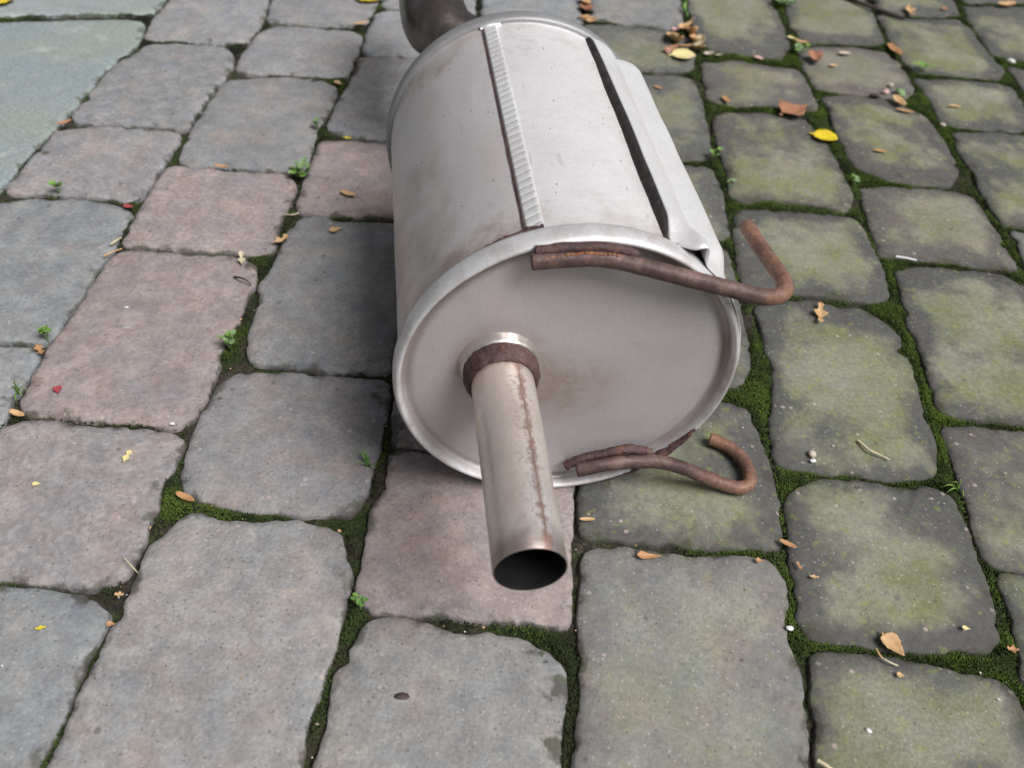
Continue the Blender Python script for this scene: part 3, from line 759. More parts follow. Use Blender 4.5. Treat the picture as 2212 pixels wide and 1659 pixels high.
# lock seam along the top: pressed teeth
def pol(a, r, y): return (math.cos(a) * r, y, CZ + math.sin(a) * r)
A0, A1 = math.radians(102.3), math.radians(108.4)
v, f = [], []
y0s, y1s, pitch, sub = 0.0165, LEN - 0.0125, 0.0086, 20
ns = int((y1s - y0s) / pitch * sub)
na = 12
for j in range(ns + 1):
    for k in range(na + 1):
        t = k / na
        y = y0s + (y1s - y0s) * j / ns
        ph = ((y - y0s) / pitch + 0.60 * t + 0.22 * vnoise(y, 0, 30)) % 1.0
        saw = abs(math.sin(math.pi * ph)) ** 0.55
        h = 0.0009 + 0.0008 * saw
        if k == 0: h = -0.0008
        elif k == 1: h *= 0.55
        elif k == na: h = -0.0008
        v.append(pol(A0 + (A1 - A0) * (t if 0 < k < na else (0.02 if k == 0 else 0.995)), SH + h, y))
for j in range(ns):
    for k in range(na):
        f.append((j * (na + 1) + k, (j + 1) * (na + 1) + k, (j + 1) * (na + 1) + k + 1, j * (na + 1) + k + 1))
fmi = []
for j in range(ns):
    for k in range(na):
        y = y0s + (y1s - y0s) * (j + .5) / ns; t = (k + .5) / na
        ph = ((y - y0s) / pitch + 0.60 * t + 0.22 * vnoise(y, 0, 30)) % 1.0
        fmi.append(1 if (ph > .94 and 0 < k < na - 2) else 0)
add_mesh('seam_strip', v, f, None, muf, True, mats=[M_SEAM, mat_plain('seam groove', (0.16, 0.15, 0.15), (0.07, 0.065, 0.065), 200, 0.7)], fmat=fmi)
# dark crevice line beside the seam (open lap of the sheet)
v, f = [], []
for j in range(41):
    y = y0s + (y1s - y0s) * j / 40
    wv = 0.0007 + 0.0004 * vnoise(y, 1, 60)
    v += [pol(A1, SH + 0.0009, y), pol(A1 + (0.0009 + wv) / SH, SH + 0.0007, y)]
for j in range(40): f.append((2 * j, 2 * j + 2, 2 * j + 3, 2 * j + 1))
add_mesh('seam_gap', v, f, M_WELD, muf, True)

# heat shield: sheet standing off the shell on the right, ribs along its length
def shield_r(deg, y):
    t = (62.0 - deg)
    r = 0.1292
    r -= 0.0022 * max(0, min(1, (y - 0.16) / 0.15)) * max(0, 1 - t / 12.0)
    r += 0.0008 * math.sin(t * 0.35)
    # long ribs
    for c, wd, h in ((13.0, 3.2, -0.0036), (23.0, 5.0, 0.0050), (34.0, 4.0, -0.0032), (50.0, 6.0, 0.0030)):
        r += h * math.exp(-((t - c) / wd) ** 2)
    # front end is dressed down on to the crimp, except for the open rib
    f = min(1, max(0, (0.040 - y) / 0.030)); f = f * f * (3 - 2 * f)
    lowr = 0.1262
    keep = math.exp(-((t - 7.6) / 2.9) ** 2)
    r = r * (1 - f) + (lowr + 0.0105 * keep) * f
    if t < 3.5: r -= f * (3.5 - t) / 3.5 * 0.0042
    b = min(1, max(0, (y - 0.300) / 0.02)); r -= 0.0030 * b * b
    r += 0.0005 * noise.noise(Vector((deg * .12, y * 25, 0)))
    return r
v, f = [], []
nd, ny = 90, 60
for j in range(ny + 1):
    for k in range(nd + 1):
        deg = 62.4 - 84.0 * k / nd
        yy = 0.0030 + (0.3195 - 0.0030) * j / ny
        if k < 6: yy = max(yy, 0.0030 + 0.0022 * (6 - k))
        edge_w = 0.35 * noise.noise(Vector((yy * 14, 2, 0))) if k == 0 else 0
        v.append(pol(math.radians(deg + edge_w), shield_r(deg, yy), yy))
for j in range(ny):
    for k in range(nd):
        f.append((j * (nd + 1) + k, j * (nd + 1) + k + 1, (j + 1) * (nd + 1) + k + 1, (j + 1) * (nd + 1) + k))
sh = add_mesh('heat_shield', v, f, M_SHIELD, muf, True)
sm = sh.modifiers.new('sheet', 'SOLIDIFY'); sm.thickness = 0.0009; sm.offset = 0
tag(sh, 'ribbed sheet heat shield standing off the right side of the drum')

v, f = [], []
for j in range(ny + 1):
    yy = max(0.0030 + (0.3195 - 0.0030) * j / ny, 0.0162)
    ew = 0.35 * noise.noise(Vector((yy * 14, 2, 0)))
    rt = shield_r(62.4, yy) - 0.0003
    for q in range(3):
        t = q / 2
        v.append(pol(math.radians(62.4 + ew + 0.9 * t), max(rt * (1 - t) + (SH - 0.0006) * t, SH - 0.0006), yy))
for j in range(ny):
    for q in range(2): f.append((j * 3 + q, (j + 1) * 3 + q, (j + 1) * 3 + q + 1, j * 3 + q + 1))
fl = add_mesh('shield_flange', v, f, mat_plain('grimy shade-dark flange', (0.018, 0.016, 0.016), (0.045, 0.038, 0.036), 150, 0.8), sh, True)  # near-black colour holds the slot's shade as well as grime
fm_ = fl.modifiers.new('sheet', 'SOLIDIFY'); fm_.thickness = 0.0008; fm_.offset = 0
tag(fl, 'turned-down black edge of the heat shield')

# tailpipe with weld collar
PX, PZ, PR, PL = -0.0502, CZ + 0.0136, 0.0218, 0.168
lathe('collar', [(0.0298, 0.0028), (0.0288, 0.0008), (0.0280, -0.0022), (0.0274, -0.0044), (0.0260, -0.0050)], M_LIP, muf, 96, PX, PZ, 0.00035, 25)
lathe('weld_ring', [(0.0258, -0.0020), (0.0266, -0.0048), (0.0268, -0.0090), (0.0264, -0.0132), (0.0254, -0.0164), (0.0238, -0.0182), (0.0224, -0.0188), (0.0205, -0.0170)], M_WELD, muf, 120, PX, PZ, 0.0008, 28, 3)
tp = lathe('tailpipe', [(PR, 0.0), (PR, -0.02), (PR, -0.06), (PR, -0.11), (PR, -0.150), (PR, -PL + 0.0004), (PR - 0.0003, -PL), (PR - 0.0007, -PL)], M_PIPE, muf, 96, PX, PZ)
lathe('soot_lining', [(PR - 0.0006, -PL + 0.0001), (PR - 0.0012, -PL + 0.0006), (PR - 0.0015, -PL + 0.003), (PR - 0.0017, -0.09), (PR - 0.0017, -0.004), (0.0005, -0.004)], M_SOOT, tp, 64, PX, PZ)
sa = math.radians(66)
pts = []
for j in range(33):
    y = -0.019 - (PL - 0.024) * j / 32
    a = sa + 0.05 * vnoise(y, 2, 40)
    pts.append((PX + math.cos(a) * (PR - 0.0002), y, PZ + math.sin(a) * (PR - 0.0002)))
tube('pipe_seam', pts, lambda t: 0.0006, mat_rust('pipe seam stain', (0.20, 0.13, 0.11), (0.36, 0.25, 0.21), 0.2), tp, 8, 0, True, 0.0005, 500)

# inlet pipe at the far end: out of the rear cap, round to the left and away
ip = tube('inlet_pipe', [(0.020, LEN - 0.006, CZ + 0.024), (0.020, LEN + 0.05, CZ + 0.026), (0.018, LEN + 0.118, CZ + 0.027), (-0.014, LEN + 0.140, CZ + 0.029), (-0.044, LEN + 0.150, CZ + 0.031), (-0.068, LEN + 0.172, CZ + 0.034), (-0.071, LEN + 0.23, CZ + 0.036), (-0.070, LEN + 0.31, CZ + 0.034), (-0.070, LEN + 0.42, CZ + 0.026)], lambda t: 0.024 + 0.0125 * min(1, max(0, (t - 0.42) / 0.2)), M_INLET, muf, 40, 3, False)
lathe('weld_ring', [(0.036, LEN - 0.001), (0.0355, LEN + 0.004), (0.033, LEN + 0.009), (0.0298, LEN + 0.011)], M_WELD, muf, 64, 0.020, CZ + 0.024, 0.0007, 28, 9)

# hanger rods
ZB = CZ
rod1 = [(-0.0370, -0.0090, 0.1112), (-0.0172, -0.0090, 0.1132), (0.0012, -0.0090, 0.1142), (0.0163, -0.0092, 0.1118), (0.0322, -0.0092, 0.1070), (0.0648, -0.0092, 0.0970), (0.0901, -0.0092, 0.0892), (0.1163, -0.0092, 0.0806), (0.1300, -0.0085, 0.0784), (0.1400, -0.0030, 0.0782), (0.1428, 0.0075, 0.0784), (0.1418, 0.0200, 0.0786), (0.1396, 0.0362, 0.0786), (0.1375, 0.0533, 0.0786), (0.1362, 0.0740, 0.0786)]
rod1 = [(x, y, CZ + z) for x, y, z in rod1]
h1 = tube('hanger_rod', rod1, 0.0057, M_ROD, muf, 20, 2, True, 0.00035, 260, 1)
tag(h1, 'upper rusty hanger rod welded to the top of the rim, hooked backwards at its end')
rod2 = [(0.0171, -0.0090, -0.0945), (0.0387, -0.0090, -0.0885), (0.0572, -0.0090, -0.0866), (0.0790, -0.0090, -0.0872), (0.1005, -0.0095, -0.0945), (0.1235, -0.0110, -0.1075), (0.1430, -0.0135, -0.1165), (0.1560, -0.0172, -0.1178), (0.1655, -0.0130, -0.1178), (0.1690, 0.0010, -0.1178), (0.1670, 0.0150, -0.1178), (0.1610, 0.0262, -0.1178), (0.1530, 0.0335, -0.1178), (0.1450, 0.0378, -0.1178)]
rod2 = [(x, y, CZ + z) for x, y, z in rod2]
h2 = tube('hanger_rod', rod2, 0.0057, M_ROD, muf, 20, 2, True, 0.00035, 260, 5)
tag(h2, 'lower rusty hanger rod welded to the bottom of the rim, hook resting on the paving')

# weld beads
def bead(pts, r, mat, parent, seed, lump=0.0013): return tube('weld_bead', pts, r, mat, parent, 14, 2, True, lump, 420, seed)
bead([(-0.0350, -0.0062, CZ + 0.1172), (-0.0150, -0.0068, CZ + 0.1196), (0.0050, -0.0068, CZ + 0.1202), (0.0220, -0.0064, CZ + 0.1172), (0.0290, -0.0058, CZ + 0.1125)], 0.0036, M_WELD, h1, 2)
bm = bmesh.new()
rr8 = random.Random(8)
for q in range(17):
    t = q / 16
    x = -0.031 + 0.047 * t
    zc = CZ + 0.1158 + 0.0034 * math.sin(t * 2.6) + rr8.uniform(-.0005, .0005)
    L_ = rr8.uniform(.0008, .0026)
    bmesh.ops.create_icosphere(bm, subdivisions=1, radius=1.0, matrix=Matrix.Translation((x, -0.0118 + rr8.uniform(-.0005, .0004), zc)) @ Matrix.Rotation(rr8.uniform(-.5, .3), 4, 'Y') @ Matrix.Diagonal((L_, .0011, rr8.uniform(.0004, .0010), 1)))
me = bpy.data.meshes.new('rust_flecks'); bm.to_mesh(me); bm.free(); me.materials.append(M_OWELD)
rf_ = bpy.data.objects.new('rust_flecks', me); COL.objects.link(rf_); rf_.parent = h1
tag(rf_, 'orange rust flecks along the upper weld')
bead([(0.0090, -0.0030, CZ - 0.0960), (0.0200, -0.0030, CZ - 0.0880), (0.0420, -0.0030, CZ - 0.0820), (0.0540, -0.0030, CZ - 0.0785), (0.0660, -0.0030, CZ - 0.0800), (0.0760, -0.0030, CZ - 0.0845)], 0.0038, M_WELD, h2, 3, 0.0016)
arc = [pol(math.radians(d), 0.1212, -0.0036) for d in (-52, -47, -42, -37, -32, -28)]
bead(arc, lambda t: 0.0036 * (1 - t) + 0.0010, M_WELD, h2, 8, 0.0014)
arc = [pol(math.radians(d), 0.1235, -0.0010) for d in (-80, -74, -68, -62, -56)]
bead(arc, lambda t: 0.0012 + 0.0026 * t, M_WELD, h2, 9, 0.0012)
arc = [pol(math.radians(d), 0.1214, 0.0150) for d in (105.5, 109, 113, 117, 121, 125)]
bead(arc, lambda t: 0.0020 + 0.0008 * math.sin(t * 5), M_WELD, muf, 4, 0.0012)
bead([pol(A0 + 0.01, SH + 0.001, 0.0165), pol((A0 + A1) / 2, SH + 0.0012, 0.0162), pol(A1 - 0.005, SH + 0.001, 0.0175)], 0.0022, M_WELD, muf, 7, 0.0012)
bead([pol(A0 - 0.02, SH, LEN - 0.0150), pol((A0 + A1) / 2, SH + 0.001, LEN - 0.0150), pol(A1 + 0.02, SH, LEN - 0.0152)], 0.0022, M_SEAM, muf, 11, 0.0008)

# ------------------------------------------------------------------ leaves and litter
def leafmat(name, a, b, tr=0.0):
    k = NT(name)
    p = k.obj()
    n1 = k.noise(p, 160, 4, 0.6); n2 = k.noise(p, 600, 3, 0.6)
    c = k.mix(k.ramp(n1, 0.3, 0.7), a, b)
    c = k.mix(k.ramp(n2, 0.6, 0.75, 0.0, 0.35), c, tuple(v * .45 for v in a))
    return k.out(c, 0.6, 0.0, k.bump(n1, 0.0004, 0.6), 0.35)
LM = {
 'yellow': leafmat('yellow leaf', (0.70, 0.55, 0.03), (0.62, 0.46, 0.02)),
 'pale': leafmat('pale yellow leaf', (0.66, 0.56, 0.24), (0.72, 0.62, 0.32)),
 'copper': leafmat('copper leaf', (0.36, 0.17, 0.10), (0.28, 0.13, 0.075)),
 'orange': leafmat('orange brown leaf', (0.46, 0.25, 0.12), (0.36, 0.18, 0.08)),
 'tan': leafmat('tan leaf', (0.56, 0.37, 0.20), (0.45, 0.27, 0.13)),
 'straw': leafmat('straw', (0.56, 0.50, 0.34), (0.48, 0.42, 0.28)),
 'pink': leafmat('pink petal', (0.56, 0.30, 0.30), (0.62, 0.42, 0.40)),
 'red': leafmat('red petal', (0.36, 0.06, 0.07), (0.30, 0.05, 0.06)),
 'bark': leafmat('dark bark', (0.035, 0.026, 0.024), (0.075, 0.055, 0.050)),
 'green': leafmat('fresh green leaf', (0.10, 0.22, 0.045), (0.16, 0.30, 0.075)),
 'sage': leafmat('grey green leaf', (0.15, 0.24, 0.10), (0.22, 0.32, 0.16)),
 'lime': leafmat('bright green blade', (0.12, 0.23, 0.04), (0.18, 0.30, 0.07)),
 'white': leafmat('white grit', (0.62, 0.62, 0.62), (0.72, 0.72, 0.70)),
 'grit': leafmat('grey grit', (0.34, 0.36, 0.37), (0.28, 0.30, 0.31)),
 'tangrit': leafmat('tan grit', (0.50, 0.44, 0.36), (0.42, 0.36, 0.29)),
}

def leaf_mesh(L, W, shape='oval', curl=0.12, seed=0, stem=0.0, nu=10, nv=5):
    """leaf lying in xy with its tip towards +x; curled a little, folded along its midrib"""
    r = random.Random(seed)
    v, f = [], []
    for i in range(nu + 1):
        u = i / nu
        if shape == 'oval': w_ = math.sin(math.pi * min(1, max(0, u)) ** 0.9) ** 0.62
        elif shape == 'drop': w_ = math.sin(math.pi * (1 - (1 - u) ** 1.9)) ** 0.7 if 0 < u < 1 else 0
        elif shape == 'sliver': w_ = math.sin(math.pi * u) ** 0.45
        elif shape == 'tear': w_ = math.sin(math.pi * u ** 0.55) ** 0.85 if 0 < u < 1 else 0
        elif shape == 'tri': w_ = (1 - u) ** 0.8 * min(1, u * 6)
        else: w_ = abs(math.sin(math.pi * u)) ** 0.5 * (0.62 + 0.38 * math.cos(u * 13 + seed))
        w_ = max(w_, 0.03)
        for j in range(nv + 1):
            t = j / nv * 2 - 1
            jag = 1 + 0.10 * r.uniform(-1, 1) * (abs(t) == 1)
            z = curl * L * (4 * (u - .45) ** 2 * .55 + t * t * w_ * .35) + abs(t) * w_ * W * .10 + 0.0006
            v.append(((u - .5) * L, t * w_ * W * .5 * jag, z))
    for i in range(nu):
        for j in range(nv):
            a = i * (nv + 1) + j
            f.append((a, a + 1, a + nv + 2, a + nv + 1))
    if stem:
        b = len(v); q = W * .05 + .0003
        xs = [(-.5 * L + .02 * L, 0.0), (-.5 * L - stem * .5, stem * .10), (-.5 * L - stem, stem * .28)]
        for (x, yy) in xs:
            for a in range(4): v.append((x, yy + q * math.cos(a * 1.57), 0.0012 + q * math.sin(a * 1.57)))
        for s in range(2):
            for a in range(4): f.append((b + s * 4 + a, b + s * 4 + (a + 1) % 4, b + s * 4 + 4 + (a + 1) % 4, b + s * 4 + 4 + a))
    return v, f

def screen_frame(px, py, ang, z):
    """ground position plus the world heading that shows as this angle in the photo"""
    a = ground_pt(px, py, z)
    r = math.radians(ang)
    b = ground_pt(px + math.cos(r) * 10, py + math.sin(r) * 10, z)
    d = b - a
    return a, math.atan2(d.y, d.x), d.length / 10

def leaf(px, py, lpx, wr, ang, col, label, shape='oval', curl=0.12, stem=0.0, cat='leaf', z=0.0025, name=None):
    a, hd, s = screen_frame(px, py, ang, z)
    L = lpx * s
    v, f = leaf_mesh(L, L * wr, shape, curl, int(px * 7 + py), stem * L)
    o = add_mesh(name or 'fallen_leaf', v, f, LM[col], None, True)
    m = o.modifiers.new('thickness', 'SOLIDIFY'); m.thickness = 0.00035; m.offset = 1
    o.location = a; o.rotation_euler = (random.uniform(-.05, .05), random.uniform(-.04, .04), hd)
    tag(o, label, cat)
    return o

leaf(1475, 122, 52, 0.95, 4, 'pale', 'pale yellow oval leaf below the dried flower head beside the drum', 'oval', .10, .12)
leaf(1781, 298, 56, 0.86, 16, 'yellow', 'bright yellow oval leaf on a stone edge right of the drum', 'oval', .10, .12)
leaf(1715, 242, 55, 0.95, -14, 'copper', 'copper brown broad leaf above the bright yellow leaf', 'drop', .20, .08)
leaf(795, 0, 56, 0.9, 5, 'yellow', 'yellow leaf at the top edge left of the inlet pipe', 'oval', .08)
leaf(4, 3, 50, 0.9, -25, 'yellow', 'yellow leaf in the top left corner on the bluish slab', 'oval', .08)
leaf(1928, 1396, 66, 0.74, 48, 'tan', 'tan teardrop leaf on the lower right mossy joint', 'tear', .16, .10)
leaf(1401, 1203, 54, 0.42, 2, 'orange', 'orange tan pointed leaf right of the tailpipe mouth', 'tri', .18)
leaf(1771, 678, 46, 0.42, 92, 'tan', 'lobed tan leaf below the upper hanger hook', 'lobed', .12)
leaf(400, 1075, 44, 0.30, 24, 'orange', 'orange sliver leaf on the mossy corner left of the drum', 'sliver', .14)
leaf(752, 420, 36, 0.36, 20, 'tan', 'small tan leaf on the pink stone beside the drum', 'sliver', .14)
leaf(726, 497, 30, 0.55, -12, 'tan', 'small tan leaf on the dark grey stone beside the drum', 'drop', .16)
leaf(1701, 1176, 42, 0.30, 26, 'orange', 'thin orange sliver at the corner of the big lower right stones', 'sliver', .12)
leaf(1268, 1123, 34, 0.26, 2, 'tan', 'thin tan sliver under the drum right of the tailpipe', 'sliver', .12)
leaf(1640, 1212, 16, 0.8, 10, 'orange', 'tiny orange leaf fragment right of the pointed orange leaf', 'drop', .2)
leaf(2186, 1404, 26, 0.8, 10, 'orange', 'crumpled orange leaf at the right edge on wide moss', 'lobed', .3)
leaf(275, 986, 30, 0.55, -58, 'pale', 'yellow leaf scrap on the pinkish stone at the left', 'lobed', .06)
leaf(79, 1046, 20, 0.6, 0, 'pale', 'small yellow scrap near the left edge of the pinkish stone', 'drop', .06)
leaf(88, 1357, 24, 0.6, -10, 'yellow', 'yellow scrap on the bluish bottom left stone', 'lobed', .08)
leaf(258, 1285, 20, 0.8, 5, 'tan', 'tan scrap on the mossy fork at the lower left', 'lobed', .2)
leaf(240, 1349, 20, 0.7, 0, 'orange', 'orange scrap at the foot of the mossy fork at the lower left', 'drop', .2)
leaf(125, 843, 16, 0.8, 80, 'red', 'red petal on the long pink stone at the left', 'drop', .08, 0, 'petal', name='petal')
leaf(277, 447, 22, 0.5, 6, 'red', 'red petal in the joint at the corner of the bluish left stone', 'oval', .12, 0, 'petal', name='petal')
leaf(1638, 126, 21, 0.6, 20, 'pink', 'pink petal in the joint at the top right of the drum', 'oval', .10, 0, 'petal', name='petal')
leaf(1824, 116, 26, 0.5, 0, 'tangrit', 'pale petal on the small brownish stone at the top right', 'oval', .10, 0, 'petal', name='petal')
leaf(1800, 142, 17, 0.6, 4, 'tan', 'tiny tan leaf under the pale petal at the top right', 'oval', .10)
leaf(1931, 110, 40, 0.28, 48, 'orange', 'orange leaf stalk lying in the upper right joint', 'sliver', .12)
leaf(1900, 327, 30, 0.30, 10, 'orange', 'orange sliver right of the bright yellow leaf', 'sliver', .10)
leaf(1731, 92, 32, 0.36, 14, 'tan', 'tan leaf in the top joint above the small brownish stone', 'sliver', .14)
leaf(1710, 83, 22, 0.5, 12, 'pale', 'pale leaf tip in the top joint left of the tan one', 'drop', .14)
leaf(1568, 216, 20, 0.36, 50, 'orange', 'orange sliver beside the wide moss right of the drum', 'sliver', .12)
leaf(1421, 190, 20, 0.36, 22, 'orange', 'orange sliver on the stone against the heat shield', 'sliver', .12)
leaf(1965, 25, 26, 0.4, 70, 'tan', 'tan leaf scrap under the twig at the top right', 'lobed', .14)
leaf(2041, 20, 16, 0.7, 20, 'orange', 'orange leaf scrap right of the twig at the top right', 'drop', .2)
leaf(2172, 13, 38, 0.36, -2, 'tan', 'curled tan leaf near the top right corner', 'sliver', .25)
leaf(2061, 230, 28, 0.26, 8, 'tan', 'thin tan sliver on the mossy stone near the right edge', 'sliver', .10)
leaf(1940, 222, 32, 0.42, 52, 'tan', 'tan husk beside the seed clump at the upper right', 'sliver', .22)
leaf(1954, 241, 42, 0.22, 12, 'orange', 'thin orange stalk below the tan husk at the upper right', 'sliver', .12)
leaf(1761, 131, 26, 0.6, 70, 'copper', 'dry folded leaf beside the weed at the top right', 'drop', .35)
leaf(780, 52, 30, 0.34, -6, 'tan', 'tan leaf bridging the joint below the top yellow leaf', 'sliver', .14)
leaf(731, 181, 18, 0.6, 24, 'tan', 'tan leaf scrap at the corner of the dark grey stone', 'drop', .2)
leaf(750, 299, 20, 0.5, 10, 'yellow', 'yellow leaf scrap in the joint above the pink stone by the drum', 'lobed', .16)
leaf(522, 560, 30, 0.36, 86, 'straw', 'pale winged seed at the mossy corner left of the drum', 'lobed', .16, 0, 'seed', name='winged_seed')
leaf(607, 521, 34, 0.7, -20, 'tan', 'crumpled yellow brown leaf in the joint by the dark grey stone', 'lobed', .34)
leaf(38, 896, 34, 0.36, 22, 'tan', 'tan leaf curled in the joint at the left edge', 'sliver', .25)
leaf(86, 757, 26, 0.5, 60, 'orange', 'orange brown leaf scrap under the clover at the left edge', 'lobed', .2)
leaf(140, 268, 34, 0.3, -14, 'copper', 'brown curled leaf at the joint beside the bluish slab', 'sliver', .3)
leaf(478, 361, 32, 0.3, 6, 'orange', 'orange leaf scrap in the joint below the dark grey stone', 'sliver', .16)
leaf(1758, 1247, 20, 0.6, 10, 'tan', 'small tan leaf at the upper left of the last right stone but one', 'lobed', .2)
leaf(2086, 1360 - 2, 18, 0.6, 10, 'pale', 'pale leaf scrap on the right stone above the wide moss', 'drop', .14)
leaf(1945, 1459, 18, 0.7, 10, 'tan', 'tan scrap just below the teardrop leaf', 'drop', .14)
leaf(1726, 1224, 22, 0.4, 60, 'orange', 'orange chips at the mossy left end of the right stone', 'lobed', .2)

def strand(pts, rpx, col, label, name, cat, lift=0.0015, taper=0.5):
    W = []
    for i, (x, y, zz) in enumerate(pts): W.append(ground_pt(x, y, lift + zz))
    c = sum(W, Vector()) / len(W)
    base = Vector((c.x, c.y, 0))
    r = rpx * px_scale(pts[0][0], pts[0][1])
    o = tube(name, [p - base for p in W], lambda t: r * (1 - taper * t), LM[col], None, 7, 2, True, r * .25, 900, int(pts[0][0]))
    o.location = base
    return tag(o, label, cat)
strand([(1800, -22, .002), (1850, 4, .004), (1905, 22, .003), (1955, 40, .001)], 5.5, 'bark', 'dark twig lying across the joint at the top right', 'twig', 'twig', .003)
strand([(1854, 952, .001), (1876, 972, .003), (1895, 980, .002), (1922, 993, .001)], 3.2, 'straw', 'pale straw on the greenish stone right of the lower hook', 'straw', 'straw')
strand([(1766, 1643, .002), (1785, 1654, .003), (1806, 1668, .001)], 5.0, 'straw', 'pale cut stalk at the bottom edge near the right', 'stalk', 'straw', .003, .2)
strand([(268, 1205, .002), (282, 1220, .004), (298, 1238, .001)], 2.0, 'straw', 'thin dry grass blade on the moss at the lower left', 'dry_grass', 'straw')
strand([(507, 598, .002), (522, 600, .006), (534, 606, .004), (543, 616, .001)], 2.6, 'bark', 'thin brown leaf stalk on the long pink stone at the left', 'leaf_stalk', 'stalk')
strand([(224, 553, .002), (242, 544, .004), (264, 537, .001)], 2.4, 'tan', 'brown grass stem in the left joint between pink and bluish stones', 'dry_grass', 'straw')
strand([(240, 527, .002), (250, 520, .005), (262, 513, .001)], 3.2, 'straw', 'short straw in the left joint above the brown stem', 'straw', 'straw')
strand([(1893, 1403, .003), (1900, 1415, .004), (1908, 1424, .002)], 3.0, 'tan', 'bent leaf stalk left of the teardrop leaf', 'leaf_stalk', 'stalk')
strand([(1911, 1425, .002), (1924, 1432, .003), (1940, 1438, .001)], 3.0, 'straw', 'straw just below the teardrop leaf', 'straw', 'straw')
strand([(1935, 554, .002), (1957, 557, .003), (1980, 562, .001)], 3.0, 'white', 'white straw in the joint at the right below the brownish stone', 'straw', 'straw')
strand([(645, 460, .003), (633, 464, .004), (612, 463, .002)], 2.0, 'straw', 'thin straw in the dark joint corner left of the drum', 'straw', 'straw')

# bark chip and stones
def pebble(px, py, lpx, wr, ang, col, label, name='pebble', cat='pebble', hr=.35, group=None):
    a, hd, s = screen_frame(px, py, ang, 0.001)
    L = lpx * s * .40
    bm = bmesh.new()
    bmesh.ops.create_icosphere(bm, subdivisions=2, radius=1.0)
    for vv in bm.verts:
        q = vv.co * 1.3 + Vector((px, py, 0))
        k = 1 + 0.28 * noise.noise(q)
        vv.co = Vector((vv.co.x * L * k, vv.co.y * L * wr * k, vv.co.z * L * wr * hr * 2 * k))
    me = bpy.data.meshes.new(name); bm.to_mesh(me); bm.free()
    me.materials.append(LM[col])
    o = bpy.data.objects.new(name, me); COL.objects.link(o)
    o.location = (a.x, a.y, 0.001 + L * wr * hr); o.rotation_euler = (0, 0, hd)
    return tag(o, label, cat, group)
pebble(868, 1505, 44, 0.50, 2, 'bark', 'dark bark chip on the bottom centre stone', 'bark_chip', 'bark', .3)
pebble(275, 708, 22, 0.6, -6, 'grit', 'grey chip of stone on the long pink stone at the left', 'stone_chip', 'pebble', .2)
pebble(274, 664, 13, 0.6, 8, 'white', 'tiny white chip above the grey chip on the long pink stone', 'stone_chip', 'pebble', .25)
pebble(1876, 1579, 20, 0.7, 30, 'white', 'white pebble on the bottom right stone')
pebble(1706, 1358, 22, 0.6, 0, 'white', 'white pebble at the dark joint of the bottom right stones')
pebble(1754, 982, 20, 0.8, 80, 'tangrit', 'tan pebble near the lower edge of the greenish stone by the lower hook')
pebble(1756, 996, 17, 0.7, 0, 'white', 'white pebble touching the tan pebble by the lower hook')
pebble(372, 916, 16, 0.7, 0, 'white', 'white pebble in the mossy joint below the long pink stone')
pebble(2036, 272 - 1, 18, 0.8, 20, 'tangrit', 'tan pebble at the mossy crossing near the right edge')
pebble(2183, 133, 26, 0.5, 24, 'white', 'white chip in the joint at the upper right corner', 'stone_chip')
pebble(1923, 187, 16, 0.9, 0, 'tangrit', 'round pale seed on the brownish stone at the upper right', 'seed', 'seed', .45)
pebble(1912, 200, 18, 0.8, 0, 'pink', 'pinkish seed pod in the upper right seed clump', 'seed', 'seed', .4)
pebble(1943, 204, 22, 0.6, 60, 'sage', 'grey green bud in the upper right seed clump', 'bud', 'seed', .4)
pebble(1890, 207, 34, 0.4, 8, 'bark', 'dark husk in the upper right seed clump', 'husk', 'seed', .35)

# dried flower head
df = bpy.data.objects.new('dried_flower', None); COL.objects.link(df)
dbase = ground_pt(1487, 95)
df.location = dbase
tag(df, 'dried tan flower head with loose petals beside the heat shield', 'dried flower')
def child_leaf(parent, base, px, py, lpx, wr, ang, col, shape, curl, z=0.003, tilt=0.0, name='petal'):
    a, hd, s = screen_frame(px, py, ang, z)
    L = lpx * s
    v, f = leaf_mesh(L, L * wr, shape, curl, int(px * 3 + py * 5))
    o = add_mesh(name, v, f, LM[col], parent, True)
    m = o.modifiers.new('thickness', 'SOLIDIFY'); m.thickness = 0.0004; m.offset = 1
    o.location = a - base; o.rotation_euler = (random.uniform(-.4, .4), -tilt, hd)
    return o
for (px, py, l, wr, ang, colr) in ((1478, 60, 30, .4, -18, 'tan'), (1488, 55, 24, .5, -30, 'tan'), (1452, 85, 32, .35, 75, 'tan'), (1466, 92, 30, .35, 60, 'tan'), (1495, 75, 28, .35, 80, 'tan'), (1447, 108, 30, .35, -8, 'copper'), (1508, 108, 30, .6, 40, 'tan'), (1500, 90, 26, .4, 100, 'tan'), (1476, 104, 40, .5, 5, 'tan'), (1490, 68, 22, .5, 40, 'tan'), (1512, 96, 22, .5, -60, 'straw'), (1462, 64, 22, .4, 10, 'pink'), (1443, 112, 12, .7, 5, 'pink'), (1531, 118, 22, .6, 10, 'tangrit'), (1553, 121, 16, .6, 20, 'tangrit')):
    child_leaf(df, dbase, px, py, l, wr, ang, colr, random.choice(('drop', 'oval', 'sliver')), .3, .004, random.uniform(0, .5))
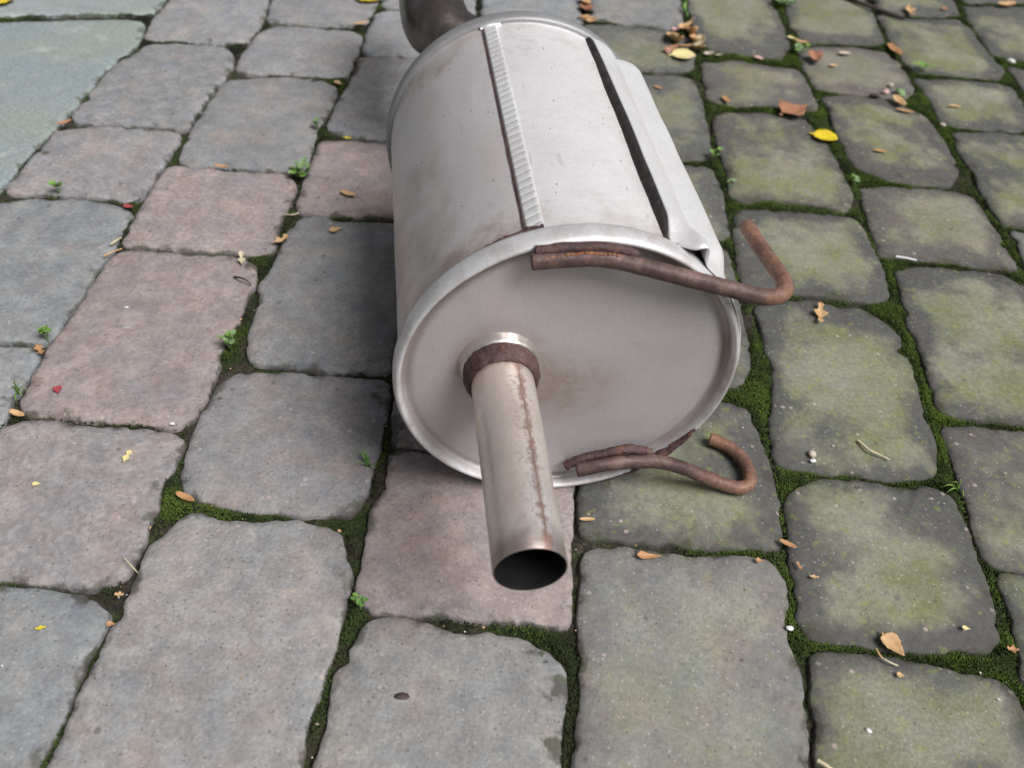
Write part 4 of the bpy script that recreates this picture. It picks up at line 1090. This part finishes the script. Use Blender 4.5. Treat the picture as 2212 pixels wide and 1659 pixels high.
# tan litter caught at the drum's far right
dl = bpy.data.objects.new('dry_leaf_clump', None); COL.objects.link(dl)
db2 = ground_pt(1268, 30)
dl.location = db2
tag(dl, 'small clump of dry tan leaves in the joint behind the drum', 'dry leaves')
for (px, py, l, wr, ang, colr) in ((1262, 8, 22, .5, 80, 'tan'), (1268, 24, 26, .5, 70, 'copper'), (1274, 42, 34, .5, 10, 'tan'), (1262, 40, 28, .4, 20, 'orange'), (1282, 46, 22, .5, -10, 'tan')):
    child_leaf(dl, db2, px, py, l, wr, ang, colr, 'drop', .25, .003, .2, 'leaf')

# weeds
def weed(px, py, spread, n, col, label, seed, leafpx=18, rise=.012, wr=.8):
    r = random.Random(seed)
    base = ground_pt(px, py, -0.004)
    s = px_scale(px, py)
    e = bpy.data.objects.new('weed', None); COL.objects.link(e)
    e.location = base
    tag(e, label, 'weed')
    R = spread * s
    sv, sf = [], []
    for i in range(n):
        a = 6.283 * i / n + r.uniform(-.4, .4)
        d = R * math.sqrt(r.uniform(.05, 1))
        tip = Vector((math.cos(a) * d, math.sin(a) * d * .9, .006 + rise * r.uniform(.3, 1)))
        # stem
        b = len(sv); q = .0004
        for p in (Vector((0, 0, 0)), tip * .5 + Vector((0, 0, .002)), tip):
            for t in range(3): sv.append((p.x + q * math.cos(t * 2.09), p.y + q * math.sin(t * 2.09), p.z))
        for h in range(2):
            for t in range(3): sf.append((b + h * 3 + t, b + h * 3 + (t + 1) % 3, b + h * 3 + 3 + (t + 1) % 3, b + h * 3 + 3 + t))
        L = leafpx * s * r.uniform(.7, 1.2)
        v, f = leaf_mesh(L, L * wr, 'oval', .12, seed + i, 0, 6, 4)
        o = add_mesh('leaf', v, f, LM[col if r.random() < .75 else 'lime'], e, True)
        o.location = tip; o.rotation_euler = (r.uniform(-.35, .35), r.uniform(-.45, .1), a)
    add_mesh('stem', sv, sf, LM['sage'], e)
    return e
weed(650, 388, 26, 20, 'sage', 'bushy green weed in the joint corner left of the drum', 11, 17)
weed(687, 285, 7, 4, 'sage', 'single pale green seedling in the joint above the bushy weed', 12, 15)
weed(130, 422, 9, 5, 'green', 'bright green seedling in the joint at the left edge', 13, 16)
weed(105, 740, 12, 6, 'lime', 'bright green clover at the corner of the bluish left stone', 14, 19)
weed(498, 757, 18, 8, 'sage', 'small clover in the mossy corner left of the drum', 15, 18)
weed(1690, 18, 22, 12, 'sage', 'green weed in the joint at the top right', 16, 17)
weed(1724, 122, 16, 9, 'sage', 'small weed above the copper leaf at the upper right', 17, 15)
weed(1985, 158, 16, 5, 'lime', 'pale green seedling in the upper right joint', 18, 17)
weed(778, 1318, 16, 9, 'green', 'small green weed on the moss left of the tailpipe mouth', 19, 14)
weed(1540, 348, 12, 6, 'green', 'small green seedling in the moss beside the heat shield', 20, 13)
weed(1573, 412, 8, 4, 'sage', 'pale seedling on the moss above the upper hook', 21, 13)
weed(1841, 405, 9, 5, 'sage', 'green seedling at the mossy crossing below the yellow leaf', 22, 12)
weed(1898 + 0, 8, 8, 4, 'lime', 'tiny pale green leaves beside the twig at the top right', 23, 15)
weed(826, 8, 14, 9, 'green', 'green moss plant behind the top yellow leaf', 24, 10)

def grass(px, py, blades, label, seed, col='lime'):
    r = random.Random(seed)
    base = ground_pt(px, py, -0.003); s = px_scale(px, py)
    v, f = [], []
    for (dx, dy, h) in blades:
        tipw = ground_pt(px + dx, py + dy, h) - base
        wv = 3.2 * s
        side = Vector((-tipw.y, tipw.x, 0)).normalized() * wv
        b = len(v); K = 6
        for i in range(K + 1):
            t = i / K
            p = tipw * t + Vector((0, 0, .006 * math.sin(math.pi * t)))
            ww = (1 - t) ** .7
            v += [p - side * ww, p + Vector((0, 0, -.0003)), p + side * ww]
        for i in range(K):
            a = b + i * 3
            f += [(a, a + 1, a + 4, a + 3), (a + 1, a + 2, a + 5, a + 4)]
    o = add_mesh('grass_tuft', v, f, LM[col], None, True)
    m = o.modifiers.new('thickness', 'SOLIDIFY'); m.thickness = 0.0003
    o.location = base
    return tag(o, label, 'grass')
grass(797, 1010, [(-28, -38, .012), (-14, -44, .014), (16, 6, .004), (-30, -4, .008), (-6, -30, .010)], 'tuft of grass in the dark joint left of the drum', 3, 'green')
grass(40, 850, [(-8, -30, .012), (8, -24, .010), (20, -6, .006), (-4, 24, .004), (10, 10, .008), (-16, -10, .008)], 'grass tuft in the joint at the left edge of the picture', 4)
grass(2066, 1062, [(-32, -10, .006), (-10, -20, .010), (14, 16, .006), (-24, 4, .006), (6, -26, .010)], 'bright grass blades on the moss at the right edge', 5)
grass(1478, 30, [(-4, -24, .010), (4, -30, .012), (8, 8, .004), (-6, -12, .008)], 'grass tuft in the joint at the top right of the drum', 6, 'green')

# crumbs too many to count
def crumbs():
    v, f, fm = [], [], []
    names = ['tan', 'orange', 'straw', 'white', 'bark', 'grit', 'tangrit']
    for q in range(760):
        px, py = rng.uniform(-60, 2270), rng.uniform(-30, 1690)
        P = ground_pt(px, py)
        i, j = int((P.x - X0) / RES), int((P.y - Y0) / RES)
        if not (0 <= i < NX and 0 <= j < NY): continue
        inj = joint[j, i]
        if not inj and rng.random() > (0.34 if P.x > 0.1 else 0.12): continue
        l = 0.0012 + 0.0026 * rng.random() ** 2
        if not inj: l *= 0.62
        w_ = l * rng.uniform(.25, .8)
        a = rng.uniform(0, 6.283)
        z = (0.0018 if not inj else -0.0012) + 0.0006
        mi = rng.choice(7, p=[.22, .16, .18, .14, .12, .08, .10] if inj else [.12, .10, .10, .18, .18, .16, .16])
        b = len(v)
        ca, sa_ = math.cos(a), math.sin(a)
        tl = rng.uniform(-.4, .4)
        for (dx, dy) in ((-1, -.2), (-.3, -1), (.6, -.8), (1, .1), (.3, 1), (-.6, .8)):
            x, y = dx * l * .5, dy * w_ * .5
            for zz in (0.0, l * .22):
                v.append((P.x + ca * x - sa_ * y, P.y + sa_ * x + ca * y, z + zz + tl * x * .5))
        f.append(tuple(b + 2 * t + 1 for t in range(6))); fm.append(mi)
        for t in range(6):
            t2 = (t + 1) % 6
            f.append((b + 2 * t, b + 2 * t2, b + 2 * t2 + 1, b + 2 * t + 1)); fm.append(mi)
    o = add_mesh('litter_crumbs', v, f, mats=[LM[n_] for n_ in names], fmat=fm)
    tag(o, 'crumbs of dry leaf, seed husk and grit strewn over stones and joints', 'litter', kind='stuff')
crumbs()
